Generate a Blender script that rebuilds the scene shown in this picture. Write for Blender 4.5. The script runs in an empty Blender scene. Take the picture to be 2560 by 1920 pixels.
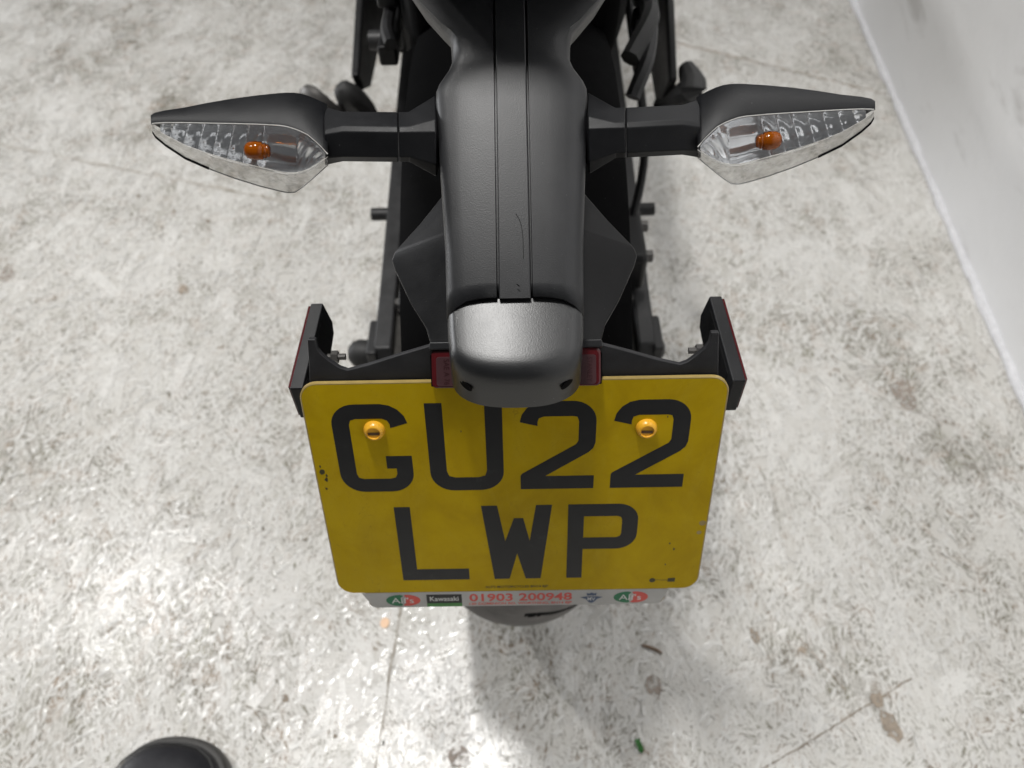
import bpy, bmesh, math, random
from mathutils import Vector, Matrix

random.seed(7)
scene = bpy.context.scene
coll = scene.collection

# ------------------------------------------------------------------ camera
PITCH = math.radians(53.04)
CAM_H = 0.98
CX = 0.0019
cam_data = bpy.data.cameras.new("camera")
cam_data.sensor_width = 36.0
cam_data.lens = 36.0 * 1880.0 / 2560.0
cam_data.clip_start = 0.01
cam_data.clip_end = 60.0
cam_data.dof.use_dof = True
cam_data.dof.focus_distance = 0.395
cam_data.dof.aperture_fstop = 8.6
cam = bpy.data.objects.new("camera", cam_data)
coll.objects.link(cam)
WR = Matrix(((0.9998287504, -0.0171737705, -0.0068943047),
             (-0.0095793402, -0.7990414011, 0.6011996969),
             (-0.0158337006, -0.6010306989, -0.7990690790)))
# columns of WR: image right, image down, view direction, in world axes
rot = Matrix((WR.col[0], -WR.col[1], -WR.col[2])).transposed()
cam.matrix_world = Matrix.Translation((CX, 0, CAM_H)) @ rot.to_4x4()
scene.camera = cam

# ------------------------------------------------------------------ world and lamps
world = bpy.data.worlds.new("World")
scene.world = world
world.use_nodes = True
wb = world.node_tree.nodes["Background"]
wb.inputs[0].default_value = (0.97, 0.98, 1.0, 1)
wb.inputs[1].default_value = 0.085


def lamp(name, loc, target, sx, sy, power, col=(1, 0.985, 0.96)):
    l = bpy.data.lights.new(name, 'AREA')
    l.shape = 'RECTANGLE'
    l.size, l.size_y = sx, sy
    l.energy = power
    l.color = col
    o = bpy.data.objects.new(name, l)
    coll.objects.link(o)
    o.location = loc
    d = (Vector(target) - Vector(loc))
    o.rotation_euler = d.to_track_quat('-Z', 'Y').to_euler()
    return o


lamp("ceiling_lamp_key", (-0.25, 0.70, 2.65), (-0.05, 0.28, 0.0), 0.16, 0.32, 43)
lamp("ceiling_lamp_left", (-0.95, 0.55, 2.65), (0.0, 0.3, 0.0), 0.15, 0.28, 7)
lamp("ceiling_lamp_side", (-1.85, 1.35, 2.65), (-0.4, 0.4, 0.0), 0.09, 0.12, 22)
lamp("front_fill", (0.62, 2.0, 2.65), (0.4, 0.8, 0.0), 0.4, 0.4, 10)  # added soft fill that evens out the floor on the right
lamp("wall_fill", (-4.0, 2.3, 0.95), (0.8, 0.9, 0.3), 1.2, 1.4, 78, (0.97, 0.98, 1.0))  # added fill from the left, brightens the wall

scene.view_settings.view_transform = 'Standard'
scene.view_settings.look = 'None'
scene.view_settings.exposure = -0.17
scene.view_settings.gamma = 1.0
scene.view_settings.use_curve_mapping = False
scene.cycles.max_bounces = 7
scene.cycles.diffuse_bounces = 3
scene.cycles.glossy_bounces = 3
scene.cycles.transparent_max_bounces = 16


# ------------------------------------------------------------------ frames
SP, CP = math.sin(PITCH), math.cos(PITCH)
XO = 1.5  # mm, middle of the tail


def T(x, v, w):
    """tail frame in mm: x across, v down the sloping tail, w depth below it"""
    return Vector(((x + XO) / 1000.0,
                   (-SP * v + CP * w) / 1000.0,
                   CAM_H + (-CP * v - SP * w) / 1000.0))


PT = math.radians(20.7)
PN = Vector((0, -math.cos(PT), math.sin(PT)))     # plate normal, to the rear
PD = Vector((0, -math.sin(PT), -math.cos(PT)))    # down the plate
PO = Vector((-0.002, 0.2239, 0.5759))             # middle of the first row's foot


def PL(x, y, out=0.0):
    return PO + Vector((x / 1000.0, 0, 0)) + PD * (y / 1000.0) + PN * (out / 1000.0)


# ------------------------------------------------------------------ materials
def mat(name):
    m = bpy.data.materials.new(name)
    m.use_nodes = True
    nt = m.node_tree
    for n in list(nt.nodes):
        nt.nodes.remove(n)
    out = nt.nodes.new('ShaderNodeOutputMaterial')
    b = nt.nodes.new('ShaderNodeBsdfPrincipled')
    nt.links.new(b.outputs[0], out.inputs[0])
    return m, nt, b, out


def noise(nt, scale, detail=3, rough=0.5, vec=None, dist=0.0):
    n = nt.nodes.new('ShaderNodeTexNoise')
    n.inputs['Scale'].default_value = scale
    n.inputs['Detail'].default_value = detail
    n.inputs['Roughness'].default_value = rough
    n.inputs['Distortion'].default_value = dist
    if vec is not None:
        nt.links.new(vec, n.inputs['Vector'])
    return n.outputs['Fac']


def ramp(nt, fac, stops):
    r = nt.nodes.new('ShaderNodeValToRGB')
    e = r.color_ramp.elements
    while len(e) < len(stops):
        e.new(0.5)
    for i, (p, c) in enumerate(stops):
        e[i].position = p
        e[i].color = c if len(c) == 4 else (*c, 1)
    nt.links.new(fac, r.inputs[0])
    return r.outputs[0]


def g(v):
    return (v, v, v, 1)


def mix(nt, fac, a, b, mode='MIX'):
    m = nt.nodes.new('ShaderNodeMix')
    m.data_type = 'RGBA'
    m.blend_type = mode
    for sock, val in ((m.inputs[0], fac), (m.inputs[6], a), (m.inputs[7], b)):
        if hasattr(val, 'is_linked') or hasattr(val, 'links'):
            nt.links.new(val, sock)
        else:
            sock.default_value = val
    return m.outputs[2]


def math_node(nt, op, a, b=None):
    m = nt.nodes.new('ShaderNodeMath')
    m.operation = op
    for i, val in enumerate((a, b)):
        if val is None:
            continue
        if hasattr(val, 'links'):
            nt.links.new(val, m.inputs[i])
        else:
            m.inputs[i].default_value = val
    return m.outputs[0]


def objcoord(nt):
    return nt.nodes.new('ShaderNodeTexCoord').outputs['Object']


def bump(nt, b, height, dist, strength=1.0):
    n = nt.nodes.new('ShaderNodeBump')
    n.inputs['Distance'].default_value = dist
    n.inputs['Strength'].default_value = strength
    nt.links.new(height, n.inputs['Height'])
    nt.links.new(n.outputs[0], b.inputs['Normal'])


def plastic(name, col, rough, grain=0.0, gscale=1500.0, dust=0.12, var=0.1, spec=0.35, film=1.0):
    """black moulded plastic: fine pebble grain, dusty film, light specks"""
    m, nt, b, _ = mat(name)
    oc = objcoord(nt)
    smear = noise(nt, 45, 5, 0.65, oc)
    speck = ramp(nt, noise(nt, 900, 1, 0.5, oc), [(0.80, g(0)), (0.83, g(1))])
    c0 = (*[x * (1 - var) for x in col], 1)
    c1 = (*[min(1, x * (1 + var) + dust * 0.02) for x in col], 1)
    c = ramp(nt, smear, [(0.35, c0), (0.7, c1)])
    c = mix(nt, math_node(nt, 'MULTIPLY', speck, 0.35), c, (0.3, 0.3, 0.3, 1))
    nt.links.new(c, b.inputs['Base Color'])
    b.inputs['Specular IOR Level'].default_value = spec
    r = ramp(nt, smear, [(0.3, g(rough - 0.05 * film)), (0.75, g(min(1, rough + 0.08 * film)))])
    nt.links.new(r, b.inputs['Roughness'])
    if grain:
        h = noise(nt, gscale, 2, 0.5, oc)
        bump(nt, b, h, grain)
    return m


M = {}
M['shell'] = plastic('grained_black_plastic', (0.0165, 0.017, 0.0185), 0.42, 0.00007, 1600, spec=0.40, film=0.3)
M['cap'] = plastic('satin_black_plastic', (0.011, 0.0115, 0.0125), 0.37, 0.00006, 1600, spec=0.65, film=0.3)
M['matt'] = plastic('matt_black_plastic', (0.0055, 0.0058, 0.007), 0.46, 0.00006, 1400, spec=0.25)
M['wing'] = plastic('dark_fender_plastic', (0.005, 0.005, 0.0056), 0.42, 0.00007, 1400, spec=0.25)
M['bracket'] = plastic('grey_bracket_plastic', (0.020, 0.020, 0.022), 0.5, 0.00005, 900, 0.2, 0.25)
M['dusty'] = plastic('dusty_black_rubber', (0.045, 0.042, 0.038), 0.8, 0.0006, 500, 0.8, 0.4)
M['frame'] = plastic('satin_black_metal', (0.007, 0.007, 0.0075), 0.42, 0.0, 900, 0.1, spec=0.25)
M['dark'] = plastic('black_plastic_and_recess_shade', (0.0025, 0.0025, 0.0028), 0.75, dust=0.0, spec=0.06)  # also paints the shade in tread grooves and screw holes
M['swing'] = plastic('grey_swingarm_metal', (0.022, 0.022, 0.023), 0.45, 0.0002, 500, 0.2, 0.25)
M['tail'] = plastic('gloss_black_cowl', (0.012, 0.012, 0.013), 0.25)
M['print'], _nt, _b, _ = mat('black_print')
_b.inputs['Base Color'].default_value = (0.012, 0.012, 0.013, 1)
_b.inputs['Roughness'].default_value = 0.28
_n = noise(_nt, 60, 5, 0.7, objcoord(_nt))
_nt.links.new(ramp(_nt, _n, [(0.35, (0.010, 0.010, 0.011)), (0.62, (0.013, 0.013, 0.014)), (0.78, (0.035, 0.035, 0.036))]), _b.inputs['Base Color'])


def plain(name, col, rough, metal=0.0, spec=0.5):
    m, nt, b, _ = mat(name)
    oc = objcoord(nt)
    s = noise(nt, 120, 4, 0.6, oc)
    nt.links.new(ramp(nt, s, [(0.3, tuple(x * 0.88 for x in col)), (0.7, tuple(min(1, x * 1.08) for x in col))]), b.inputs['Base Color'])
    b.inputs['Roughness'].default_value = rough
    b.inputs['Metallic'].default_value = metal
    b.inputs['Specular IOR Level'].default_value = spec
    return m


M['chrome'] = plain('chrome_reflector', (0.90, 0.91, 0.92), 0.06, 0.72)
M['rim'] = plain('clear_lens_edge', (0.60, 0.59, 0.57), 0.12)
M['steel'] = plain('dull_steel', (0.42, 0.42, 0.42), 0.4, 1.0)
M['red_lens'] = plain('red_reflector_lens', (0.065, 0.005, 0.007), 0.16)
M['red_dull'] = plain('red_reflector_moulding', (0.055, 0.024, 0.027), 0.3)
M['red_mark'] = plain('embossed_red_mark', (0.022, 0.003, 0.004), 0.3)
M['cap_yellow'] = plain('yellow_screw_cap', (0.83, 0.43, 0.03), 0.28)
M['slot'] = plain('screw_slot_brown', (0.10, 0.05, 0.012), 0.5)
M['clear_edge'] = plain('acrylic_edge', (0.34, 0.25, 0.09), 0.2)
M['red_ink'] = plain('red_ink', (0.62, 0.09, 0.07), 0.35)
M['pale_red_ink'] = plain('pale_red_ink', (0.66, 0.22, 0.19), 0.35)
M['green_ink'] = plain('green_ink', (0.02, 0.16, 0.07), 0.35)
M['bright_green'] = plain('bright_green_ink', (0.06, 0.22, 0.05), 0.35)
M['blue_ink'] = plain('blue_grey_ink', (0.06, 0.09, 0.16), 0.35)
M['white_ink'] = plain('white_ink', (0.62, 0.62, 0.60), 0.35)
M['yprint'] = plain('small_dark_print', (0.05, 0.042, 0.008), 0.4)
M['copper'] = plain('copper_tone_disc', (0.93, 0.62, 0.40), 0.45, 0.0)
M['leaf'] = plain('green_leaf_scrap', (0.035, 0.17, 0.03), 0.55)
M['twig'] = plain('brown_wood_splinter', (0.17, 0.10, 0.055), 0.8)
M['rubber_peg'] = plain('peg_rubber', (0.022, 0.022, 0.022), 0.6)
M['alloy'] = plain('worn_grey_alloy', (0.12, 0.115, 0.11), 0.45, 0.5)

# shoe
M['leather'] = plastic('black_shoe_leather', (0.016, 0.016, 0.019), 0.5, 0.0003, 350)
M['welt'] = plastic('worn_black_rubber', (0.055, 0.053, 0.050), 0.5, 0.0004, 400, 0.6)

# yellow plate
m, nt, b, _ = mat('yellow_reflective_acrylic')
oc = objcoord(nt)
n1 = noise(nt, 22, 5, 0.65, oc, 0.6)
n2 = noise(nt, 9, 3, 0.5, oc)
c = ramp(nt, n1, [(0.28, (0.40, 0.258, 0.0)), (0.55, (0.50, 0.335, 0.0)), (0.78, (0.565, 0.385, 0.001))])
c = mix(nt, math_node(nt, 'MULTIPLY', n2, 0.22), c, (0.34, 0.23, 0.002, 1))
mp = nt.nodes.new('ShaderNodeMapping')
mp.inputs['Rotation'].default_value = (0.5, 0.6, 0.4)
mp.inputs['Scale'].default_value = (30, 8, 14)
nt.links.new(oc, mp.inputs['Vector'])
film = ramp(nt, noise(nt, 1.0, 5, 0.7, mp.outputs[0], 1.2), [(0.48, g(0)), (0.72, g(1))])
c = mix(nt, math_node(nt, 'MULTIPLY', film, 0.30), c, (0.55, 0.40, 0.03, 1))
hair = noise(nt, 2.2, 2, 0.5, mp.outputs[0], 3.0)
hair = ramp(nt, hair, [(0.490, g(0)), (0.499, g(1)), (0.501, g(1)), (0.510, g(0))])
c = mix(nt, math_node(nt, 'MULTIPLY', math_node(nt, 'MULTIPLY', hair, film), 0.5), c, (0.16, 0.10, 0.01, 1))
dirt = ramp(nt, noise(nt, 420, 2, 0.6, oc), [(0.73, g(0)), (0.80, g(1))])
c = mix(nt, math_node(nt, 'MULTIPLY', dirt, 0.5), c, (0.10, 0.07, 0.02, 1))
nt.links.new(c, b.inputs['Base Color'])
b.inputs['Roughness'].default_value = 0.5
b.inputs['Coat Weight'].default_value = 0.12
b.inputs['Specular IOR Level'].default_value = 0.12
nt.links.new(ramp(nt, n1, [(0.3, g(0.08)), (0.7, g(0.22))]), b.inputs['Coat Roughness'])
M['yellow'] = m

# printed white strip
m, nt, b, _ = mat('white_printed_strip')
oc = objcoord(nt)
nt.links.new(ramp(nt, noise(nt, 40, 5, 0.6, oc), [(0.3, (0.36, 0.35, 0.335)), (0.7, (0.47, 0.46, 0.44))]), b.inputs['Base Color'])
b.inputs['Roughness'].default_value = 0.35
b.inputs['Coat Weight'].default_value = 0.4
M['strip'] = m

# clear lens: thin transparent skin with fresnel gloss
m = bpy.data.materials.new('clear_lens_plastic')
m.use_nodes = True
nt = m.node_tree
for n in list(nt.nodes):
    nt.nodes.remove(n)
out = nt.nodes.new('ShaderNodeOutputMaterial')
tr = nt.nodes.new('ShaderNodeBsdfTransparent')
tr.inputs[0].default_value = (0.97, 0.975, 0.98, 1)
gl = nt.nodes.new('ShaderNodeBsdfGlossy')
gl.inputs['Roughness'].default_value = 0.04
lw = nt.nodes.new('ShaderNodeLayerWeight')
lw.inputs[0].default_value = 0.5
fr = math_node(nt, 'ADD', math_node(nt, 'MULTIPLY', math_node(nt, 'POWER', lw.outputs['Facing'], 4.0), 0.8), 0.05)
ms = nt.nodes.new('ShaderNodeMixShader')
nt.links.new(fr, ms.inputs[0])
nt.links.new(tr.outputs[0], ms.inputs[1])
nt.links.new(gl.outputs[0], ms.inputs[2])
nt.links.new(ms.outputs[0], out.inputs[0])
M['lens'] = m

# frosted lower lens moulding
m, nt, b, _ = mat('frosted_lens_moulding')
oc = objcoord(nt)
w = nt.nodes.new('ShaderNodeTexWave')
w.wave_type = 'BANDS'
w.bands_direction = 'Z'
w.inputs['Scale'].default_value = 260
w.inputs['Distortion'].default_value = 2.0
nt.links.new(oc, w.inputs['Vector'])
nt.links.new(ramp(nt, w.outputs['Fac'], [(0.0, (0.30, 0.29, 0.275)), (1.0, (0.50, 0.485, 0.46))]), b.inputs['Base Color'])
b.inputs['Roughness'].default_value = 0.18
tr = nt.nodes.new('ShaderNodeBsdfTransparent')
tr.inputs[0].default_value = (0.86, 0.85, 0.83, 1)
ms = nt.nodes.new('ShaderNodeMixShader')
nt.links.new(ramp(nt, noise(nt, 240, 3, 0.6, oc), [(0.35, g(0.18)), (0.65, g(0.46))]), ms.inputs[0])
nt.links.new(tr.outputs[0], ms.inputs[1])
nt.links.new(b.outputs[0], ms.inputs[2])
nt.links.new(ms.outputs[0], _.inputs[0])
M['frost'] = m

# amber bulb
m, nt, b, _ = mat('amber_bulb_glass')
b.inputs['Base Color'].default_value = (0.34, 0.078, 0.0, 1)
b.inputs['Roughness'].default_value = 0.08
b.inputs['Transmission Weight'].default_value = 0.35
b.inputs['IOR'].default_value = 1.45
M['amber'] = m

# tyre
m, nt, b, _ = mat('tyre_rubber')
oc = objcoord(nt)
nt.links.new(ramp(nt, noise(nt, 25, 6, 0.7, oc), [(0.3, (0.09, 0.086, 0.083)), (0.7, (0.19, 0.178, 0.17))]), b.inputs['Base Color'])
b.inputs['Roughness'].default_value = 0.75
bump(nt, b, noise(nt, 400, 3, 0.6, oc), 0.0004)
M['tyre'] = m

# painted board: strand aligned through the UV map of each strand
m, nt, b, _ = mat('white_painted_strand_board')
uv = nt.nodes.new('ShaderNodeUVMap').outputs[0]
geo = nt.nodes.new('ShaderNodeNewGeometry').outputs['Position']
fle = noise(nt, 1.0, 3, 0.65, uv, 0.15)
fle2 = noise(nt, 2.6, 2, 0.55, uv)
dens = noise(nt, 5.5, 2, 0.6, geo)
dens2 = noise(nt, 1.4, 1, 0.5, geo)
att = nt.nodes.new('ShaderNodeAttribute')
att.attribute_name = 'tone'
tone = att.outputs['Fac']
att2 = nt.nodes.new('ShaderNodeAttribute')
att2.attribute_name = 'wear'
base = ramp(nt, tone, [(0.0, (0.68, 0.664, 0.625)), (0.5, (0.755, 0.742, 0.708)), (1.0, (0.81, 0.80, 0.77))])
thr = math_node(nt, 'ADD', math_node(nt, 'MULTIPLY', dens, 0.32), math_node(nt, 'MULTIPLY', dens2, 0.12))
f1 = math_node(nt, 'SUBTRACT', math_node(nt, 'ADD', fle, thr), 0.178)
f1 = ramp(nt, f1, [(0.555, g(0)), (0.64, g(1))])
f2 = math_node(nt, 'SUBTRACT', math_node(nt, 'ADD', fle2, thr), 0.160)
f2 = ramp(nt, f2, [(0.58, g(0)), (0.72, g(1))])
stain = ramp(nt, noise(nt, 16, 4, 0.65, geo), [(0.60, g(0)), (0.72, g(1))])
dcol = ramp(nt, noise(nt, 30, 2, 0.6, geo), [(0.33, (0.21, 0.195, 0.135)), (0.5, (0.19, 0.17, 0.135)), (0.67, (0.30, 0.225, 0.16))])
c = mix(nt, math_node(nt, 'MULTIPLY', stain, 0.14), base, (0.50, 0.44, 0.38, 1))
clean = ramp(nt, att2.outputs['Fac'], [(0.15, g(0.45)), (0.60, g(1.0))])
f1 = math_node(nt, 'MULTIPLY', f1, clean)
f2 = math_node(nt, 'MULTIPLY', f2, clean)
c = mix(nt, math_node(nt, 'MULTIPLY', f1, 0.92), c, dcol)
c = mix(nt, math_node(nt, 'MULTIPLY', f2, 0.80), c, dcol)
nt.links.new(c, b.inputs['Base Color'])
nt.links.new(ramp(nt, fle2, [(0.3, g(0.13)), (0.7, g(0.24))]), b.inputs['Roughness'])
b.inputs['Specular IOR Level'].default_value = 0.5
hh = math_node(nt, 'SUBTRACT', math_node(nt, 'MULTIPLY', fle2, 0.7), math_node(nt, 'MULTIPLY', f1, 0.35))
bump(nt, b, hh, 0.00026, 1.0)
M['strand'] = m

m, nt, b, _ = mat('board_seam_dirt')
oc = objcoord(nt)
nt.links.new(ramp(nt, noise(nt, 60, 4, 0.6, oc), [(0.35, (0.30, 0.26, 0.21)), (0.6, (0.52, 0.49, 0.44)), (0.75, (0.62, 0.60, 0.56))]), b.inputs['Base Color'])
b.inputs['Roughness'].default_value = 0.8
M['seam'] = m


def worn(name, col, lo, hi):
    """bare wood showing through patchy paint"""
    m_, nt_, b_, out_ = mat(name)
    gp = nt_.nodes.new('ShaderNodeNewGeometry').outputs['Position']
    n_ = noise(nt_, 150, 4, 0.6, gp)
    nt_.links.new(ramp(nt_, noise(nt_, 60, 4, 0.6, gp), [(0.3, tuple(x * 0.8 for x in col)), (0.7, tuple(x * 1.15 for x in col))]), b_.inputs['Base Color'])
    b_.inputs['Roughness'].default_value = 0.7
    t_ = nt_.nodes.new('ShaderNodeBsdfTransparent')
    x_ = nt_.nodes.new('ShaderNodeMixShader')
    nt_.links.new(ramp(nt_, n_, [(lo, g(0.12)), (hi, g(0.95))]), x_.inputs[0])
    nt_.links.new(t_.outputs[0], x_.inputs[1])
    nt_.links.new(b_.outputs[0], x_.inputs[2])
    nt_.links.new(x_.outputs[0], out_.inputs[0])
    return m_


M['bare'] = worn('bare_brown_strand', (0.42, 0.35, 0.28), 0.36, 0.52)
M['bare_dark'] = worn('bare_dark_strand', (0.30, 0.245, 0.19), 0.36, 0.54)
M['knot'] = worn('wood_knot', (0.40, 0.335, 0.285), 0.42, 0.62)

# wall
m, nt, b, _ = mat('scuffed_white_wall_paint')
oc = objcoord(nt)
big = noise(nt, 2.2, 4, 0.55, oc)
mp = nt.nodes.new('ShaderNodeMapping')
mp.inputs['Rotation'].default_value = (0.9, 0, 0)
mp.inputs['Scale'].default_value = (1, 2.4, 9)
nt.links.new(oc, mp.inputs['Vector'])
sc = noise(nt, 1.6, 5, 0.6, mp.outputs[0], 0.4)
c = ramp(nt, big, [(0.3, (0.85, 0.852, 0.862)), (0.7, (0.89, 0.89, 0.893))])
sm = ramp(nt, sc, [(0.59, g(0)), (0.72, g(1))])
c = mix(nt, math_node(nt, 'MULTIPLY', sm, 0.42), c, (0.36, 0.34, 0.32, 1))
sp = ramp(nt, noise(nt, 26, 3, 0.6, oc), [(0.70, g(0)), (0.76, g(1))])
c = mix(nt, math_node(nt, 'MULTIPLY', sp, 0.3), c, (0.34, 0.31, 0.27, 1))
nt.links.new(c, b.inputs['Base Color'])
b.inputs['Roughness'].default_value = 0.45
bump(nt, b, noise(nt, 30, 4, 0.5, oc), 0.002)
M['wall'] = m
M['gloss_paint'] = plain('thick_gloss_paint', (0.74, 0.73, 0.70), 0.21, 0.0, 0.6)
M['bead'] = plain('white_sealant_bead', (0.80, 0.80, 0.82), 0.3)


# ------------------------------------------------------------------ mesh helpers
def obj(name, verts, faces, material, parent=None, smooth=True, bevel=0.0, seg=2, angle=30, uvs=None):
    me = bpy.data.meshes.new(name)
    me.from_pydata([tuple(v) for v in verts], [], faces)
    me.validate()
    bm = bmesh.new()
    bm.from_mesh(me)
    bmesh.ops.recalc_face_normals(bm, faces=bm.faces)
    bm.to_mesh(me)
    bm.free()
    return link(name, me, material, parent, smooth, bevel, seg, angle)


def link(name, me, material, parent=None, smooth=True, bevel=0.0, seg=2, angle=30):
    me.name = name
    if material is not None:
        me.materials.clear()
        me.materials.append(material)
    o = bpy.data.objects.new(name, me)
    coll.objects.link(o)
    if smooth:
        for p in me.polygons:
            p.use_smooth = True
        if not bevel:
            me.set_sharp_from_angle(angle=math.radians(angle))
    if bevel:
        md = o.modifiers.new('bevel', 'BEVEL')
        md.width = bevel
        md.segments = seg
        md.limit_method = 'ANGLE'
        md.angle_limit = math.radians(angle)
        md.harden_normals = True
    if parent is not None:
        o.parent = parent
    return o


def loft(rings, closed=True, caps=True):
    n = len(rings[0])
    v = [p for r in rings for p in r]
    f = []
    m_ = n if closed else n - 1
    for i in range(len(rings) - 1):
        for j in range(m_):
            a, b_ = i * n + j, i * n + (j + 1) % n
            f.append((a, b_, b_ + n, a + n))
    if caps and closed:
        f.append(tuple(range(n)))
        f.append(tuple((len(rings) - 1) * n + j for j in range(n)))
    return v, f


def prism(poly, d):
    """polygon of Vectors swept by vector d"""
    return loft([[p for p in poly], [p + d for p in poly]])


def tube(path, r, n=10, caps=True):
    rings = []
    pts = [Vector(p) for p in path]
    up = Vector((0.13, 0.2, 1)).normalized()
    for i, p in enumerate(pts):
        t = (pts[min(i + 1, len(pts) - 1)] - pts[max(i - 1, 0)]).normalized()
        a = t.cross(up)
        if a.length < 1e-3:
            a = t.cross(Vector((1, 0, 0)))
        a.normalize()
        b_ = t.cross(a)
        rr = r[i] if isinstance(r, (list, tuple)) else r
        rings.append([p + (a * math.cos(2 * math.pi * k / n) + b_ * math.sin(2 * math.pi * k / n)) * rr for k in range(n)])
    return loft(rings, True, caps)


def box(c, s):
    c, s = Vector(c), Vector(s) / 2
    v = [c + Vector((sx * s.x, sy * s.y, sz * s.z)) for sz in (-1, 1) for sy in (-1, 1) for sx in (-1, 1)]
    f = [(0, 1, 3, 2), (4, 6, 7, 5), (0, 4, 5, 1), (2, 3, 7, 6), (0, 2, 6, 4), (1, 5, 7, 3)]
    return v, f


def smoothpath(pts, n):
    """Catmull-Rom through the points"""
    pts = [Vector(p) for p in pts]
    res = []
    for i in range(len(pts) - 1):
        p0, p1, p2, p3 = pts[max(i - 1, 0)], pts[i], pts[i + 1], pts[min(i + 2, len(pts) - 1)]
        for k in range(n):
            t = k / n
            res.append(0.5 * ((2 * p1) + (p2 - p0) * t + (2 * p0 - 5 * p1 + 4 * p2 - p3) * t * t + (3 * p1 - p0 - 3 * p2 + p3) * t ** 3))
    res.append(pts[-1])
    return res


def shape2d(name, loops, place, material, parent, thick=0.00012):
    """flat printed shape: filled 2D loops (mm), lifted to 3D by place(x, y) -> Vector"""
    cu = bpy.data.curves.new(name, 'CURVE')
    cu.dimensions = '2D'
    cu.fill_mode = 'BOTH'
    for lp in loops:
        sp_ = cu.splines.new('POLY')
        sp_.points.add(len(lp) - 1)
        for i, (x, y) in enumerate(lp):
            sp_.points[i].co = (x, y, 0, 1)
        sp_.use_cyclic_u = True
    tmp = bpy.data.objects.new('tmp', cu)
    coll.objects.link(tmp)
    me = bpy.data.meshes.new_from_object(tmp)
    bpy.data.objects.remove(tmp)
    bpy.data.curves.remove(cu)
    for v in me.vertices:
        v.co = place(v.co.x, v.co.y)
    return link(name, me, material, parent, smooth=False)


def text2d(name, body, x0, x1, y0, y1, place, material, parent, bold=0.0, rot=0):
    """built-in font text fitted to the box x0..x1, y0..y1 (mm, y grows downwards)"""
    cu = bpy.data.curves.new(name, 'FONT')
    cu.body = body
    cu.size = 1.0
    cu.offset = bold
    cu.resolution_u = 3
    tmp = bpy.data.objects.new('tmp', cu)
    coll.objects.link(tmp)
    me = bpy.data.meshes.new_from_object(tmp)
    bpy.data.objects.remove(tmp)
    xs = [v.co.x for v in me.vertices]
    ys = [v.co.y for v in me.vertices]
    ax, bx_, ay, by = min(xs), max(xs), min(ys), max(ys)
    for v in me.vertices:
        u = (v.co.x - ax) / (bx_ - ax)
        t = (v.co.y - ay) / (by - ay)
        if rot == 0:
            x, y = x0 + u * (x1 - x0), y1 - t * (y1 - y0)
        elif rot == 90:      # reads downwards
            x, y = x0 + t * (x1 - x0), y0 + u * (y1 - y0)
        else:                # reads upwards
            x, y = x1 - t * (x1 - x0), y1 - u * (y1 - y0)
        v.co = place(x, y)
    return link(name, me, material, parent, smooth=False)


def arc(cx, cy, r, a0, a1, n=6):
    return [(cx + r * math.cos(math.radians(a0 + (a1 - a0) * k / n)), cy + r * math.sin(math.radians(a0 + (a1 - a0) * k / n))) for k in range(n + 1)]


def empty(name, loc):
    o = bpy.data.objects.new(name, None)
    coll.objects.link(o)
    o.location = loc
    return o


def tag(o, label=None, cat=None, kind=None, group=None):
    if label:
        o['label'] = label
    if cat:
        o['category'] = cat
    if kind:
        o['kind'] = kind
    if group:
        o['group'] = group
    return o


# ------------------------------------------------------------------ floor
floor = obj('floor', [(-3.2, -1.6, -0.02), (0.9, -1.6, -0.02), (1.15, 4.2, -0.02), (-3.2, 4.2, -0.02)], [(0, 1, 2, 3)], M['seam'], smooth=False)
tag(floor, 'white painted strand board floor with grey flecks', None, 'structure')


def board(poly):
    c_ = sum((Vector((x, y, 0)) for x, y in poly), Vector()) / len(poly)
    pts = []
    for x, y in poly:
        p = Vector((x, y, 0))
        pts.append(p - (p - c_).normalized() * 0.0015)
    v, f = prism(pts, Vector((0, 0, -0.016)))
    o = obj('floor_board', v, f, M['strand'], floor, smooth=False)
    return o


def sx(y):   # the long seam, parallel to the wall
    return -0.1868 + 0.0768 * y


def wx(y):   # foot of the wall
    return 0.7541 + 0.0700 * y


sl = [(-3.2, 2.07), (-0.095, 1.089)]
sr = [(-0.08, 2.04), (0.862, 1.533)]
board([(-3.2, -1.6), (sx(-1.6), -1.6), (-0.095, 1.089), (-3.2, 2.07)])
board([(-3.2, 2.07), (-0.095, 1.089), (-0.08, 2.04), (sx(4.2), 4.2), (-3.2, 4.2)])
board([(sx(-1.6), -1.6), (wx(-1.6), -1.6), (0.862, 1.533), (-0.08, 2.04), (-0.095, 1.089)])
board([(-0.08, 2.04), (0.862, 1.533), (wx(4.2), 4.2), (sx(4.2), 4.2)])

# pressed wood strands of the boards, too many to count: one object
verts, faces, uvl, tones = [], [], [], []


def strand(x, y, ln, wd, a, z, tilt):
    ca, sa = math.cos(a), math.sin(a)
    i0 = len(verts)
    ru, rv = random.uniform(0, 400), random.uniform(0, 400)
    tn = random.random()
    e0, e1 = random.uniform(-0.4, 0.4), random.uniform(-0.4, 0.4)
    for (s, t_) in ((-1, -1), (1, -1), (1, 1), (-1, 1)):
        lx = s * ln / 2 + t_ * wd * (e0 if s < 0 else e1)
        ly = t_ * wd / 2 * random.uniform(0.75, 1.1)
        px, py = x + lx * ca - ly * sa, y + lx * sa + ly * ca
        verts.append((px, py, z + tilt[0] * s + tilt[1] * t_))
        uvl.append((ru + lx / 0.0105, rv + ly / 0.0036))
        tones.append(tn)
    faces.append((i0, i0 + 1, i0 + 2, i0 + 3))


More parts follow.
